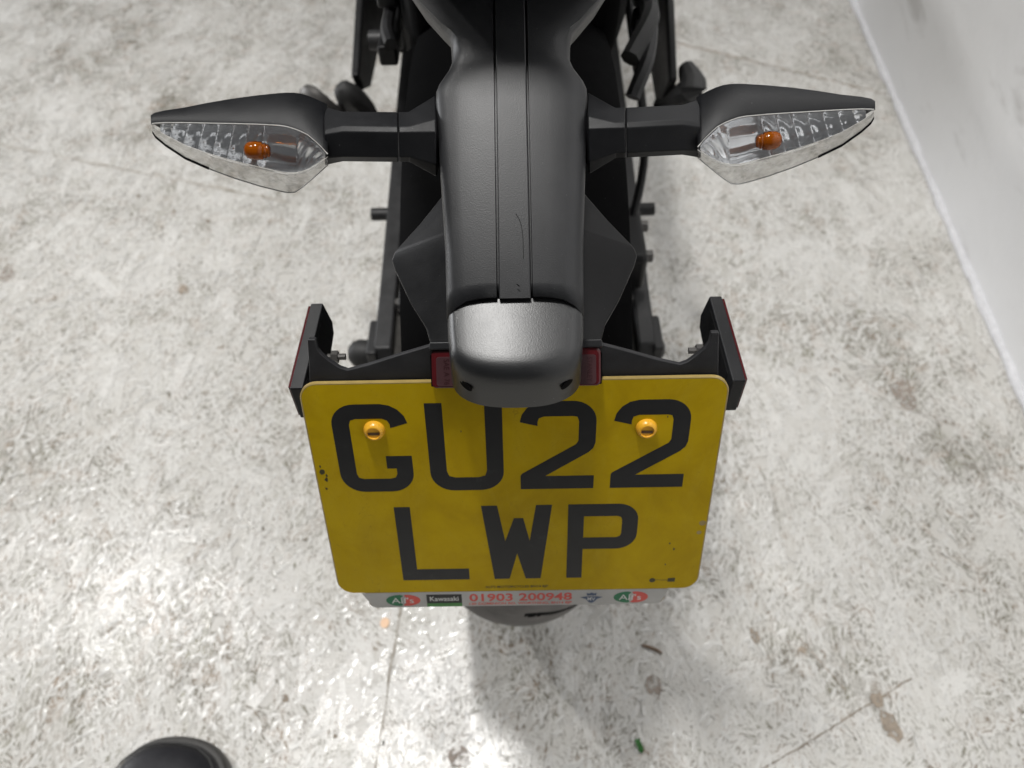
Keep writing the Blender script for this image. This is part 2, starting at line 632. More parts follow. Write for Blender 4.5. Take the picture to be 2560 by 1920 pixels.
def field(n, x0, x1, y0, y1, l0, l1, w0, w1):
    for _ in range(n):
        y = random.uniform(y0, y1)
        x = random.uniform(x0, min(x1, wx(y) - 0.01))
        ang = random.gauss(math.radians(86), 0.45) if random.random() < 0.70 else random.uniform(0, math.pi)
        strand(x, y, random.uniform(l0, l1), random.uniform(w0, w1), ang,
               random.uniform(0.0004, 0.0013), (random.gauss(0, 0.00018), random.gauss(0, 0.00013)))


field(16000, -1.75, 1.0, -0.15, 2.5, 0.04, 0.11, 0.008, 0.026)
field(5000, -1.75, 1.0, -0.15, 2.5, 0.015, 0.05, 0.003, 0.009)
field(6000, -3.1, 1.05, 2.4, 4.1, 0.06, 0.13, 0.012, 0.03)
field(3500, -3.1, -1.7, -1.5, 2.5, 0.06, 0.13, 0.012, 0.03)
me = bpy.data.meshes.new('wood_strand')
me.from_pydata(verts, [], faces)
ul = me.uv_layers.new(name='UVMap')
for p in me.polygons:
    for li in p.loop_indices:
        ul.data[li].uv = uvl[me.loops[li].vertex_index]
ta = me.attributes.new('tone', 'FLOAT', 'POINT')
ta.data.foreach_set('value', tones)
ta = me.attributes.new('wear', 'FLOAT', 'POINT')
ta.data.foreach_set('value', [(x_ * 7.31) % 1.0 for x_ in tones])
strands = link('wood_strand', me, M['strand'], floor, smooth=False)
tag(strands, 'pressed wood strands under white paint', None, 'stuff')


# beads and runs of thick paint that catch the lamps
verts, faces = [], []
for _ in range(12000):
    y = random.uniform(-0.02, 1.5)
    x = random.uniform(-1.15, 0.62)
    a = random.gauss(math.radians(62), 0.5)
    r0 = random.uniform(0.0012, 0.0028)
    r1 = r0 * random.uniform(1.6, 4.5)
    hgt = r0 * random.uniform(0.06, 0.16)
    z0 = 0.00145
    i0 = len(verts)
    verts.append((x, y, z0 + hgt))
    for fr_, hz in ((0.5, 0.75), (1.0, 0.0)):
        for k in range(7):
            t = 2 * math.pi * k / 7
            lx, ly = r1 * fr_ * math.cos(t), r0 * fr_ * math.sin(t)
            verts.append((x + lx * math.cos(a) - ly * math.sin(a), y + lx * math.sin(a) + ly * math.cos(a), z0 + hgt * hz))
    for k in range(7):
        k2 = (k + 1) % 7
        faces.append((i0, i0 + 1 + k, i0 + 1 + k2))
        faces.append((i0 + 1 + k, i0 + 8 + k, i0 + 8 + k2, i0 + 1 + k2))
me = bpy.data.meshes.new('paint_bead')
me.from_pydata(verts, [], faces)
beads = link('paint_bead', me, M['gloss_paint'], floor, smooth=True, angle=80)
tag(beads, 'glossy beads of white floor paint', None, 'stuff')


def ribbon(name, pts, w, z, material, parent, jitter=0.4, n=8):
    path = smoothpath([(x, y, z) for x, y in pts], n)
    vs, fs = [], []
    for i, p in enumerate(path):
        t = (path[min(i + 1, len(path) - 1)] - path[max(i - 1, 0)]).normalized()
        s = Vector((-t.y, t.x, 0))
        ww = w * random.uniform(1 - jitter, 1 + jitter) / 2
        off = random.uniform(-0.3, 0.3) * w
        vs += [p + s * (ww + off), p - s * (ww - off)]
        if i:
            fs.append((2 * i - 2, 2 * i, 2 * i + 1, 2 * i - 1))
    return obj(name, vs, fs, material, parent, smooth=False)


def linepts(a, b_, n, wob=0.002):
    return [(a[0] + (b_[0] - a[0]) * k / n + random.uniform(-wob, wob), a[1] + (b_[1] - a[1]) * k / n + random.uniform(-wob, wob)) for k in range(n + 1)]


ribbon('floor_seam', linepts((sx(-0.3), -0.3), (sx(1.0), 1.0), 40, 0.0012), 0.0022, 0.0017, M['seam'], floor, 0.8, 3)
ribbon('floor_seam', linepts((-1.9, 1.66), (-0.44, 1.199), 44, 0.002), 0.0040, 0.0017, M['seam'], floor, 0.8, 3)
ribbon('floor_seam', linepts((0.36, 1.803), (0.846, 1.541), 20, 0.002), 0.0055, 0.0017, M['bare'], floor, 0.8, 3)
ribbon('floor_seam', linepts((0.27, 0.16), (0.487, 0.266), 12, 0.0006), 0.0017, 0.0017, M['bare_dark'], floor, 0.6, 3)
ribbon('floor_seam', linepts((0.36, 0.32), (0.402, 0.252), 6, 0.0006), 0.0014, 0.0017, M['bare'], floor, 0.6, 3)


def blotch(name, cx, cy, rx, ry, a, material, z=0.0018, n=14, rough=0.18):
    vs = []
    for k in range(n):
        t = 2 * math.pi * k / n
        q = 1 + random.uniform(-rough, rough)
        x, y = rx * q * math.cos(t), ry * q * math.sin(t)
        vs.append((cx + x * math.cos(a) - y * math.sin(a), cy + x * math.sin(a) + y * math.cos(a), z))
    return obj(name, vs, [tuple(range(n))], material, floor, smooth=False)


blotch('bare_patch', 0.4375, 0.2420, 0.0085, 0.011, 0.2, M['bare'])
blotch('bare_patch', 0.4450, 0.2120, 0.0100, 0.020, 0.25, M['bare'])
blotch('bare_patch', 0.3035, 0.3220, 0.006, 0.010, 0.2, M['bare'])
blotch('bare_patch', 0.361, 0.302, 0.005, 0.005, 0.2, M['bare'])
blotch('bare_patch', 0.386, 0.297, 0.003, 0.006, 0.2, M['bare'])
blotch('bare_patch', 0.165, 0.262, 0.010, 0.015, 0.1, M['knot'], rough=0.25)
blotch('bare_patch', -0.294, 0.2530, 0.004, 0.006, 0.5, M['bare_dark'])
blotch('bare_patch', -0.225, 0.2100, 0.003, 0.005, 0.2, M['bare_dark'])
blotch('bare_patch', 0.477, 0.163, 0.003, 0.006, 0.2, M['bare_dark'])
blotch('wood_knot', -0.0755, 0.1840, 0.0125, 0.0125, 0, M['knot'], rough=0.08)
blotch('bare_patch', -0.94, 1.01, 0.014, 0.02, 0.3, M['knot'])
blotch('bare_patch', -0.60, 0.962, 0.009, 0.013, 0.3, M['bare'])
blotch('bare_patch', 0.62, 0.70, 0.016, 0.034, 0.2, M['knot'], rough=0.3)
for (px_, py_) in ((-0.76, 1.23), (-0.675, 1.18), (-0.60, 1.15)):
    blotch('dark_speck', px_, py_, 0.004, 0.006, random.random(), M['bare_dark'], n=9)

# ------------------------------------------------------------------ wall
wd = Vector((0.0698, 0.9976, 0))
wn = Vector((0.9976, -0.0698, 0))
w0 = Vector((wx(-1.6), -1.6, 0))
w1 = Vector((wx(4.4), 4.4, 0))
vs, fs = prism([w0 + Vector((0, 0, -0.02)), w1 + Vector((0, 0, -0.02)), w1 + Vector((0, 0, 2.7)), w0 + Vector((0, 0, 2.7))], wn * 0.1)
wall = obj('wall', vs, fs, M['wall'], smooth=False)
tag(wall, 'scuffed white painted wall along the floor', None, 'structure')
path, rad = [], []
k = 0
y = -1.4
while y < 4.2:
    path.append(Vector((wx(y) + random.uniform(-0.0012, 0.0012) - 0.002, y, 0.005 + random.uniform(-0.001, 0.001))))
    rad.append(random.uniform(0.0055, 0.0100))
    y += 0.03
v, f = tube(path, rad, 10)
obj('sealant_bead', v, f, M['bead'], wall)

# ------------------------------------------------------------------ motorcycle
bike = empty('motorcycle', (0, 0.56, 0))
tag(bike, 'black motorcycle seen from behind with yellow plate GU22 LWP and clear indicators', 'motorcycle')
bike_inv = Matrix.Translation((0, -0.56, 0))


def part(o, parent=None):
    """hang a mesh built in world coordinates on the bike or on one of its parts"""
    if parent is None:
        o.parent = bike
        o.matrix_parent_inverse = bike_inv
    else:
        o.parent = parent
    return o


# ---- tail arm
def arm_profile(xo, xt, w, dv):
    """half profile from the lower side edge to the groove, mirrored"""
    half = [(xo - 0.5, w + 25), (xo, w + 13), (xo - 0.6, w + 8.0), (xo - 2.6, w + 4.6), (xt + 1.5, w + 2.2), (xt - 4, w + 1.15), (xt * 0.62, w + 0.5), (9.3, w + 0.15), (9.0, w + 2.6)]
    return half


ST = [  # v, outer half width, flat half width, depth
    (-262, 82, 80, 420), (-232, 62, 60.5, 413), (-210, 48.5, 47.5, 409), (-197, 38, 36.0, 406.5), (-193, 34.4, 31.0, 406), (-186, 33.0, 25.5, 405), (-177, 32.6, 23.0, 404),
    (-172, 34.5, 25, 403), (-164, 39.8, 29.5, 401.8), (-159.5, 41.5, 31, 401), (-154, 41.7, 31.5, 400), (-125, 39.8, 31.2, 395), (-98, 38.2, 30.6, 390.5), (-70, 36.6, 29.4, 386), (-52, 36.2, 29.0, 383.4), (-44.3, 36.0, 29.0, 382.4)]
rings = []
for i, (v_, xo, xt, w_) in enumerate(ST):
    hp = arm_profile(xo, xt, w_, 0)
    ring = []
    for sgn, seq in ((-1, hp), (1, hp[::-1])):
        for (x, w__) in seq:
            dv = 0.0
            if i == len(ST) - 1:
                dv = 10.5 * min(1, (abs(x) / xo)) ** 5
            elif i == len(ST) - 2:
                dv = 5 * min(1, (abs(x) / xo)) ** 5
            ring.append(T(sgn * x, v_ + dv, w__))
    rings.append(ring)
v, f = loft(rings, False, False)
shell = part(obj('tail_arm', v, f, M['shell'], smooth=True, angle=50))
md = shell.modifiers.new('thick', 'SOLIDIFY')
md.thickness = 0.0022
md.offset = -1
rings = []
for (v_, xo, xt, w_) in ST:
    s = 8.0 if v_ > -170 else 8.0
    e = 0.7 if v_ > -45 else 0
    rings.append([T(-s, v_ + e, w_ + 2.5), T(-s, v_ + e, w_ + 0.3), T(-s + 0.5, v_ + e, w_ - 0.1), T(s - 0.5, v_ + e, w_ - 0.1), T(s, v_ + e, w_ + 0.3), T(s, v_ + e, w_ + 2.5)])
v, f = loft(rings)
part(obj('centre_strip', v, f, M['shell'], smooth=True, angle=30), shell)
# thin hair-like scratch on the strip
part(obj('scratch', *tube(smoothpath([T(1.2, -88, 388.6), T(3.6, -83, 387.6), T(4.6, -75, 386.1), T(4.7, -64, 384.9)], 5), 0.00010, 5), M['dark']), shell)
part(obj('scratch', *tube([T(1.0, -50.5, 380.9), T(2.4, -49.4, 380.7)], 0.0003, 5), M['dark']), shell)


# ---- plate lamp cap
def cap_loop(inset):
    """plan of the cap's top in the tail frame (x, v), front at +v"""
    a = 36.0 - inset
    fr_ = -4.6 - inset
    pts = []
    vb = min(-21.0, fr_ - 7.0)
    for q_, dx in ((0.0, 0.3), (0.35, 0.45), (0.7, 1.0), (1.0, 1.9)):
        pts.append((-a + dx, -46 + (vb + 46) * q_))
    for k_ in range(1, 15):
        t = math.radians(90.0 * k_ / 14)
        x = -(a - 1.9) * max(0.0, math.cos(t)) ** (2 / 2.45)
        pts.append((x, vb + (fr_ - vb) * math.sin(t) ** (2 / 2.45)))
    left = pts
    right = [(-x, vv) for x, vv in reversed(left[:-1])]
    return left + right


def cap_depth(x, v_):
    base = 369.5 + (-5 - v_) * 0.41
    return base + 3.0 * (abs(x) / 34) ** 2.0


def cap_ring(inset, drop, spread=0.0):
    r = []
    for (x, v_) in cap_loop(inset):
        q = T(x * (1 + spread), v_, cap_depth(x, v_))
        q.z -= drop / 1000.0
        r.append(q)
    return r


rings = [cap_ring(31, 0), cap_ring(27, 0), cap_ring(23, 0), cap_ring(19, 0), cap_ring(14.5, 0), cap_ring(10, 0), cap_ring(7, 0.12), cap_ring(4.6, 0.5), cap_ring(2.8, 1.5), cap_ring(1.4, 3.2), cap_ring(0.5, 5.8), cap_ring(0, 9.5), cap_ring(0, 16), cap_ring(-0.2, 24), cap_ring(-0.2, 28), cap_ring(1.4, 29)]
n = len(rings[0])
v, f = loft(rings, True, False)
# fill the top with strips across
h = n // 2
for i in range(h):
    j0, j1, j2, j3 = i, i + 1, n - 2 - i, n - 1 - i
    if j1 < j2:
        f.append((j0, j1, j2, j3))
    elif j1 == j2:
        f.append((j0, j1, j3))
cap = part(obj('plate_lamp_cover', v, f, M['cap'], smooth=True, angle=60))


def disc(name, c_, nrm, r, material, parent, ry=None, thick=0.0004, n=20, xdir=None):
    nrm = Vector(nrm).normalized()
    a = Vector(xdir).normalized() if xdir else nrm.cross(Vector((0.3, 0.2, 1))).normalized()
    b_ = nrm.cross(a).normalized()
    ry = ry or r
    poly = [c_ + a * (r * math.cos(2 * math.pi * k_ / n)) + b_ * (ry * math.sin(2 * math.pi * k_ / n)) for k_ in range(n)]
    v_, f_ = prism(poly, nrm * thick)
    return part(obj(name, v_, f_, material), parent)


# ---- fender wing below the arm
def wing_side(s):
    rows = []
    rows.append([T(0, -150, 424), T(s * 22, -150, 426), T(s * 33, -150, 430), T(s * 33, -150, 452)])
    rows.append([T(0, -112, 408), T(s * 24, -112, 411), T(s * 36.5, -110, 421), T(s * 36, -108, 446)])
    rows.append([T(0, -96, 403), T(s * 28, -95, 405), T(s * 53, -92, 426), T(s * 51, -90, 448)])
    rows.append([T(0, -84, 398), T(s * 32, -83, 402), T(s * 68.6, -76.5, 429), T(s * 66, -74, 450)])
    rows.append([T(0, -80, 398), T(s * 34, -79, 403), T(s * 70.4, -72, 430), T(s * 68, -69, 451)])
    rows.append([T(0, -70, 398), T(s * 34, -70, 404), T(s * 68.5, -66, 429), T(s * 66, -62, 450)])
    rows.append([T(0, -50, 399), T(s * 32, -50, 405.5), T(s * 58.5, -46, 421), T(s * 57, -42, 442)])
    rows.append([T(0, -34, 399), T(s * 30, -34, 404.5), T(s * 49.5, -32, 414), T(s * 49, -28, 436)])
    rows.append([T(0, -23.5, 399), T(s * 30, -23.5, 403.5), T(s * 46.8, -23.5, 411), T(s * 46.8, -18, 432)])
    return rows


L_, R_ = wing_side(-1), wing_side(1)
rings = [list(reversed(a)) + b_[1:] for a, b_ in zip(L_, R_)]
v, f = loft(rings, False, False)
wing = part(obj('fender_bracket', v, f, M['wing'], smooth=True, bevel=0.0012, seg=3, angle=14))
v, f = loft([[T(-46.6, -23.4, 406), T(46.6, -23.4, 406), T(47, -22.4, 428), T(-47, -22.4, 428)],
             [T(-47.2, -19.2, 406.5), T(47.2, -19.2, 406.5), T(47.4, -17, 428), T(-47.4, -17, 428)]])
part(obj('reflector_shelf', v, f, M['shell'], bevel=0.0008), wing)
v, f = loft([[T(-47.2, -19.1, 410.5), T(47.2, -19.1, 410.5), T(47.0, 1, 412.5), T(-47.0, 1, 412.5)],
             [T(-47.2, -19.1, 424), T(47.2, -19.1, 424), T(44, -3, 424), T(-44, -3, 424)]])
part(obj('reflector_holder', v, f, M['dark'], bevel=0.0006), wing)


# red plate reflector, in a plane close to the plate's
def RF(x, y, out=0.0):
    """reflector face: x mm across, y mm down from its top edge"""
    return T(x, -18.6 + y * 0.955, 408.2 + y * 0.10) + PN * (out / 1000)


def rrect(x0, x1, y0, y1, r, n=5):
    return arc(x1 - r, y0 + r, r, -90, 0, n) + arc(x1 - r, y1 - r, r, 0, 90, n) + arc(x0 + r, y1 - r, r, 90, 180, n) + arc(x0 + r, y0 + r, r, 180, 270, n)


o_ = rrect(-46, 46, 0, 21.5, 2.6)
i_ = rrect(-45, 45, 1.0, 20.6, 2.2)
rings = [[RF(x, y, -3.2) for x, y in o_], [RF(x, y, -0.6) for x, y in o_], [RF(x, y, 0) for x, y in i_]]
v, f = loft(rings)
refl = part(obj('rear_reflector', v, f, M['red_lens'], smooth=True, angle=25))
i2 = rrect(-43.5, 43.5, 3.4, 20.0, 1.6)
v, f = loft([[RF(x, y, -0.1) for x, y in i2], [RF(x, y, 0.35) for x, y in i2]])
part(obj('reflector_face', v, f, M['red_dull'], smooth=False), refl)
part(text2d('embossed_mark', 'STANLEY', 38.6, 41.4, 4.6, 18.6, lambda x, y: RF(x, y, 0.42), M['red_mark'], None, 0.0, 90), refl)
part(text2d('embossed_mark', 'SAE A 76', -39.4, -36.4, 4.6, 19.2, lambda x, y: RF(x, y, 0.42), M['red_mark'], None, 0.0, 90), refl)
# ---- number plate
def outline(grow=0.0):
    x0, x1, y0, y1 = -118.2 - grow, 122.2 + grow, -78.3 - grow, 88.4 + grow
    sx0, sx1, sy = -99.3 - grow, 100.6 + grow, 103.4 + grow
    r = 10.5
    p = []
    p += arc(x0 + r, y0 + r, r, 180, 270, 8)
    p += arc(x1 - r, y0 + r, r, 270, 360, 8)
    p += arc(x1 - r, y1 - r, r, 0, 90, 8)
    p += [(sx1 + 5, y1)]
    p += arc(sx1 + 4, y1 + 4, 4, 270, 180, 4)
    p += arc(sx1 - 5, sy - 5, 5, 0, 90, 5)
    p += arc(sx0 + 5, sy - 5, 5, 90, 180, 5)
    p += arc(sx0 - 4, y1 + 4, 4, 0, -90, 4)
    p += [(sx0 - 5, y1)]
    p += arc(x0 + r, y1 - r, r, 90, 180, 8)
    return p


ol = outline()
inn = outline(-0.5)
v, f = loft([[PL(x, y, -2.4) for x, y in ol], [PL(x, y, -0.5) for x, y in ol], [PL(x, y, 0) for x, y in inn]])
plate = part(obj('number_plate', v, f, M['clear_edge'], smooth=True, angle=25))
tag(plate, 'yellow acrylic number plate reading GU22 LWP')
x0, x1, y0, y1, r = -117.2, 121.2, -77.3, 88.2, 9.6
yl = arc(x0 + r, y0 + r, r, 180, 270, 8) + arc(x1 - r, y0 + r, r, 270, 360, 8) + arc(x1 - r, y1 - r, r, 0, 90, 8) + arc(x0 + r, y1 - r, r, 90, 180, 8)
part(shape2d('yellow_field', [yl], lambda x, y: PL(x, y, 0.06), M['yellow'], None), plate)
sl_ = [(-103, 88.7), (103.4, 88.7)] + arc(100.0 - 5, 102.9 - 5, 5, 0, 90, 5) + arc(-98.7 + 5, 102.9 - 5, 5, 90, 180, 5)
part(shape2d('dealer_strip', [sl_], lambda x, y: PL(x, y, 0.06), M['strip'], None), plate)

S = 10


def inv(pts):
    return pts


GL = {}
GL['U'] = [[(0, 0), (10, 0), (10, 49)] + [(11.2, 52.8), (15, 54), (29, 54), (32.8, 52.8), (34, 49), (34, 0), (44, 0)] + arc(30, 50, 14, 0, 90, 8) + arc(14, 50, 14, 90, 180, 8)]
GL['G'] = [[(44, 37), (28.6, 37), (28.6, 46.3), (34.2, 46.3), (34.2, 50.5), (33, 53.2), (30, 54), (14, 54), (11, 53), (10, 50), (10, 14), (11, 11), (14, 10), (29, 10), (32, 11.4), (33.3, 14), (33.4, 16.8), (43.6, 13.4)]
           + [(42, 8.4), (38.4, 3.8), (34, 1.1), (29, 0)] + arc(14, 14, 14, 270, 180, 8) + arc(14, 50, 14, 180, 90, 8) + arc(30, 50, 14, 90, 0, 8)]
GL['2'] = [[(0, 14.2), (1.2, 9), (4, 4.6), (8.5, 1.3), (14, 0), (30, 0)] + arc(30, 14, 14, 270, 360, 8) + [(44, 29.5), (42.8, 33.6), (40, 36.6), (14.8, 54), (44, 54), (44, 64), (0, 64), (0, 53.6), (0.8, 52), (32.6, 30.6), (34, 28), (34, 14), (33, 11), (30.5, 10.4), (14, 10.4), (11, 11.6), (10.2, 14), (10.2, 17)]]
GL['L'] = [[(0, 0), (10, 0), (10, 54), (44, 54), (44, 64), (0, 64)]]
GL['W'] = [[(0, 0), (10, 0), (14.4, 30), (20.2, 10.6), (26, 10.6), (30, 30), (34, 0), (44, 0), (37, 64), (27.2, 64), (21.8, 41), (16.5, 64), (6.6, 64)]]
GL['P'] = [[(0, 0), (31, 0)] + arc(31, 13, 13, 270, 360, 8) + arc(31, 25, 13, 0, 90, 8) + [(10, 38), (10, 64), (0, 64)],
           [(10, 10), (31, 10), (33.2, 11), (34, 13.5), (34, 24.5), (33.2, 27), (31, 28), (10, 28)]]
for row, x00, y00 in (('GU22', -103, -64), ('LWP', -73.8, 12.8)):
    for i, chx in enumerate(row):
        loops = [[(x00 + i * 54 + x, y00 + y) for x, y in lp] for lp in GL[chx]]
        o = part(shape2d('plate_character', loops, lambda x, y: PL(x, y, 0.14), M['print'], None), plate)
        o['label'] = 'black character %s' % chx

# screw caps
for k_, (sxm, sym) in enumerate(((-78.8, -46.4), (77.8, -44.6))):
    prof = [(6.2, 0.1), (6.2, 0.9), (5.9, 2.2), (5.1, 3.6), (4.2, 4.4), (3.9, 4.4), (3.7, 3.7), (3.6, 3.5)]
    rings = [[PL(sxm + rr * math.cos(2 * math.pi * j / 28), sym + rr * math.sin(2 * math.pi * j / 28), hh_) for j in range(28)] for rr, hh_ in prof]
    v, f = loft(rings)
    sc_ = part(obj('screw_cap', v, f, M['cap_yellow'], smooth=True, angle=50), plate)
    a_ = 0.03 if k_ else -0.02
    vs = [PL(sxm + dx, sym + 0.6 + dy + a_ * dx, 3.62) for dx, dy in ((-3.2, -1.0), (3.2, -1.0), (3.2, 0.9), (-3.2, 0.9))]
    v, f = prism(vs, PN * 0.0001)
    part(obj('screw_slot', v, f, M['slot'], smooth=False), plate)

# small print
PP = lambda x, y: PL(x, y, 0.16)
PP2 = lambda x, y: PL(x, y, 0.20)
part(text2d('small_print', "ALF'S MOTORCYCLES BN14 8JP", -19.7, 22.2, 83.2, 86.0, PP, M['yprint'], None, 0.012), plate)
part(text2d('phone_number', '01903 200948', -30.9, 38.5, 90.8, 98.2, PP, M['red_ink'], None, 0.022), plate)
part(text2d('address_line', '130 DOMINION RD, WORTHING, BN14 8JP', -31.1, 38.5, 99.3, 102.2, PP, M['red_ink'], None, 0.02), plate)
part(shape2d('badge', [[(-59.8, 90.9), (-36.0, 90.9), (-36.0, 99.4), (-59.8, 99.4)]], PP, M['print'], None), plate)
part(shape2d('badge', [[(-59.8, 99.4), (-36.0, 99.4), (-36.0, 102.7), (-59.8, 102.7)]], PP, M['bright_green'], None), plate)
part(text2d('badge_lettering', 'Kawasaki', -57.6, -38.2, 92.9, 97.2, PP2, M['white_ink'], None, 0.012), plate)
for cx_ in (-75.7, 78.2):
    lobe_l, lobe_r = [], []
    for t in range(0, 25):
        an = math.radians(90 + 180 * t / 24)
        lobe_l.append((cx_ - 1.8 + 9.8 * math.cos(an), 96.1 + 5.4 * math.sin(an)))
        an = math.radians(-90 + 180 * t / 24)
        lobe_r.append((cx_ + 1.8 + 9.8 * math.cos(an), 96.1 + 5.4 * math.sin(an)))
    lobe_l += [(cx_ + 0.4, 91.6), (cx_ - 1.6, 93.6), (cx_ + 0.2, 95.4), (cx_ - 1.9, 98.0), (cx_ - 0.4, 100.6)]
    lobe_r += [(cx_ - 0.3, 100.9), (cx_ + 1.9, 98.4), (cx_ + 0.5, 95.8), (cx_ + 2.1, 93.6), (cx_ + 0.6, 91.4)]
    part(shape2d('emblem', [lobe_l], PP, M['green_ink'], None), plate)
    part(shape2d('emblem', [lobe_r], PP, M['red_ink'], None), plate)
    part(text2d('emblem_lettering', "Alf's", cx_ - 8.0, cx_ + 7.0, 93.4, 98.8, PP2, M['white_ink'], None, 0.0), plate)
cx_ = 51.6
part(shape2d('winged_emblem', [[(cx_ - 3.4, 91.4), (cx_ - 1.8, 92.2), (cx_, 91.2), (cx_ + 1.8, 92.2), (cx_ + 3.4, 91.4), (cx_ + 3.0, 94.0), (cx_ - 3.0, 94.0)]], PP, M['blue_ink'], None), plate)
part(shape2d('winged_emblem', [[(cx_ - 7.8, 95.6), (cx_ - 3.4, 94.9), (cx_ + 3.4, 94.9), (cx_ + 7.8, 95.6), (cx_ + 3.8, 97.4), (cx_ + 2.0, 100.2), (cx_, 101.4), (cx_ - 2.0, 100.2), (cx_ - 3.8, 97.4)]], PP, M['blue_ink'], None), plate)
part(text2d('emblem_lettering', 'MV', cx_ - 2.6, cx_ + 2.6, 95.7, 98.9, PP2, M['white_ink'], None, 0.01), plate)
part(shape2d('small_emblem', [arc(91.4, 80.3, 2.0, 0, 345, 16) + [(98, 80.5), (102, 80.5), (102, 80.1), (98, 80.1)]], PP, M['yprint'], None), plate)
part(shape2d('small_emblem', [[(101.6, 78.6), (106.4, 78.3), (106.4, 82.0), (101.6, 81.8)]], PP, M['yprint'], None), plate)
# chipped edge and smears on the plate
for (mx, my, rx, ry) in ((117.6, 38, 0.7, 1.6), (118.9, 30, 0.5, 2.2)):
    part(shape2d('edge_chip', [arc(mx, my, ry, 0, 330, 9)], lambda x, y: PL(x, y, 0.10), M['clear_edge'], None), plate)
for (mx, my, rr) in ((-113.6, -16, 1.6), (-112.0, -10, 1.2), (-111.4, -13, 0.9), (-113.0, -3, 0.8), (-114.2, -20, 0.7), (98.8, 66, 0.7), (-29, -44, 0.5), (89.5, -52, 0.5), (103, 52, 0.8), (100, 47, 0.6)):
    lp = [(mx + rr * random.uniform(0.5, 1.2) * math.cos(t * 0.7), my + 1.5 * rr * random.uniform(0.5, 1.2) * math.sin(t * 0.7)) for t in range(9)]
    part(shape2d('dirt_mark', [lp], lambda x, y: PL(x, y, 0.11), M['yprint'], None), plate)

# ---- bracket behind the plate
half = [(0, -100), (38, -100), (46, -98.5), (62, -93.5), (80, -87.5), (92, -84.2), (96, -86), (101, -90.5), (104.6, -94.5), (106.4, -98), (106.6, -104), (111.0, -104), (112.5, -90), (114, -78), (115, -40), (60, -20), (0, -20)]
pl_ = [(x + 2, y) for x, y in half] + [(-x + 2, y) for x, y in reversed(half[1:-1])]
v, f = prism([PL(x, y, -3.6) for x, y in pl_], -PN * 0.0035)
brk = part(obj('plate_bracket', v, f, M['bracket'], smooth=True, bevel=0.0008, angle=40))

# ---- side reflectors
RFY = [(0.3172, 0.6440), (0.2585, 0.6355), (0.2570, 0.6080), (0.3010, 0.6065), (0.3195, 0.6130), (0.3225, 0.6210)]
for s in (-1, 1):
    def X(x, yz, grow=0.0):
        c_ = Vector((0, 0.290, 0.624))
        q = Vector((0, yz[0], yz[1]))
        q = c_ + (q - c_) * (1 + grow)
        return Vector((0.002 + s * (x + 0.09 * (0.317 - q.y)), q.y, q.z))
    v, f = loft([[X(0.1180, q) for q in RFY], [X(0.1255, q) for q in RFY]])
    hold = part(obj('side_reflector', v, f, M['matt'], smooth=True, bevel=0.0007, angle=30))
    v, f = loft([[X(0.1256, q, -0.05) for q in RFY], [X(0.1268, q, -0.05) for q in RFY], [X(0.1272, q, -0.09) for q in RFY]])
    part(obj('red_lens', v, f, M['red_lens'], smooth=True, angle=30), hold)
    v, f = loft([[X(0.1178, q, -0.26) for q in RFY], [X(0.11795, q, -0.26) for q in RFY]])
    part(obj('inner_recess', v, f, M['wing'], smooth=False), hold)
    c_ = Vector((0.002 + s * 0.1055, 0.2930, 0.6215))
    v, f = tube([c_, c_ + Vector((s * 0.011, 0, 0))], 0.0021, 10)
    part(obj('bolt', v, f, M['alloy']), hold)
    v, f = tube([c_ + Vector((s * 0.0045, 0, 0)), c_ + Vector((s * 0.0085, 0, 0))], 0.0040, 6)
    part(obj('bolt_nut', v, f, M['alloy'], angle=20), hold)

# ---- indicators
IST = [  # x, v of back top, lens top edge, crease, bottom
    (-187.2, -142.8, -139.4, -137.2, -133.6), (-185.6, -143.8, -139.6, -135.4, -131.0), (-180.5, -144.9, -139.8, -132.0, -126.6), (-170.2, -146.2, -139.6, -126.4, -119.6), (-158, -148.4, -139.1, -121.8, -114.0),
    (-145.3, -150.3, -138.6, -117.8, -109.0), (-132, -151.8, -138.0, -114.4, -104.6), (-121, -152.7, -137.2, -111.7, -101.6), (-117, -152.9, -136.5, -111.0, -100.8), (-113.2, -152.8, -135.3, -111.0, -101.0), (-109.5, -152.3, -133.8, -111.6, -103.4),
    (-106, -151.2, -131.9, -112.8, -106.2), (-102.2, -149.6, -128.6, -115.0, -109.4), (-98.7, -147.9, -125.2, -117.4, -112.4), (-96.0, -146.6, -121.8, -119.6, -114.8)]
WI = 386.0


def ind_depth(x):
    return WI + (abs(x) - 96) * 0.03


def IP(x, s):
    """indicator section at station x: dict of named (v, w)"""
    for st in IST:
        if abs(st[0] - x) < 1e-6:
            break
    _, vt, vl, vc, vb = st
    wl = ind_depth(x)
    wt = wl + (vl - vt) * 0.62
    wc = wl + (vc - vl) * 0.62
    wb_ = wc + (vb - vc) * 1.7
    return dict(t=(vt, wt), l=(vl, wl), c=(vc, wc), b=(vb, wb_), kb=(vb - 2 - (vb - vt) * 0.18, wb_ + 4 + (vb - vt) * 0.16), kt=(vt + (vb - vt) * 0.08, wt + 3 + (vb - vt) * 0.30))


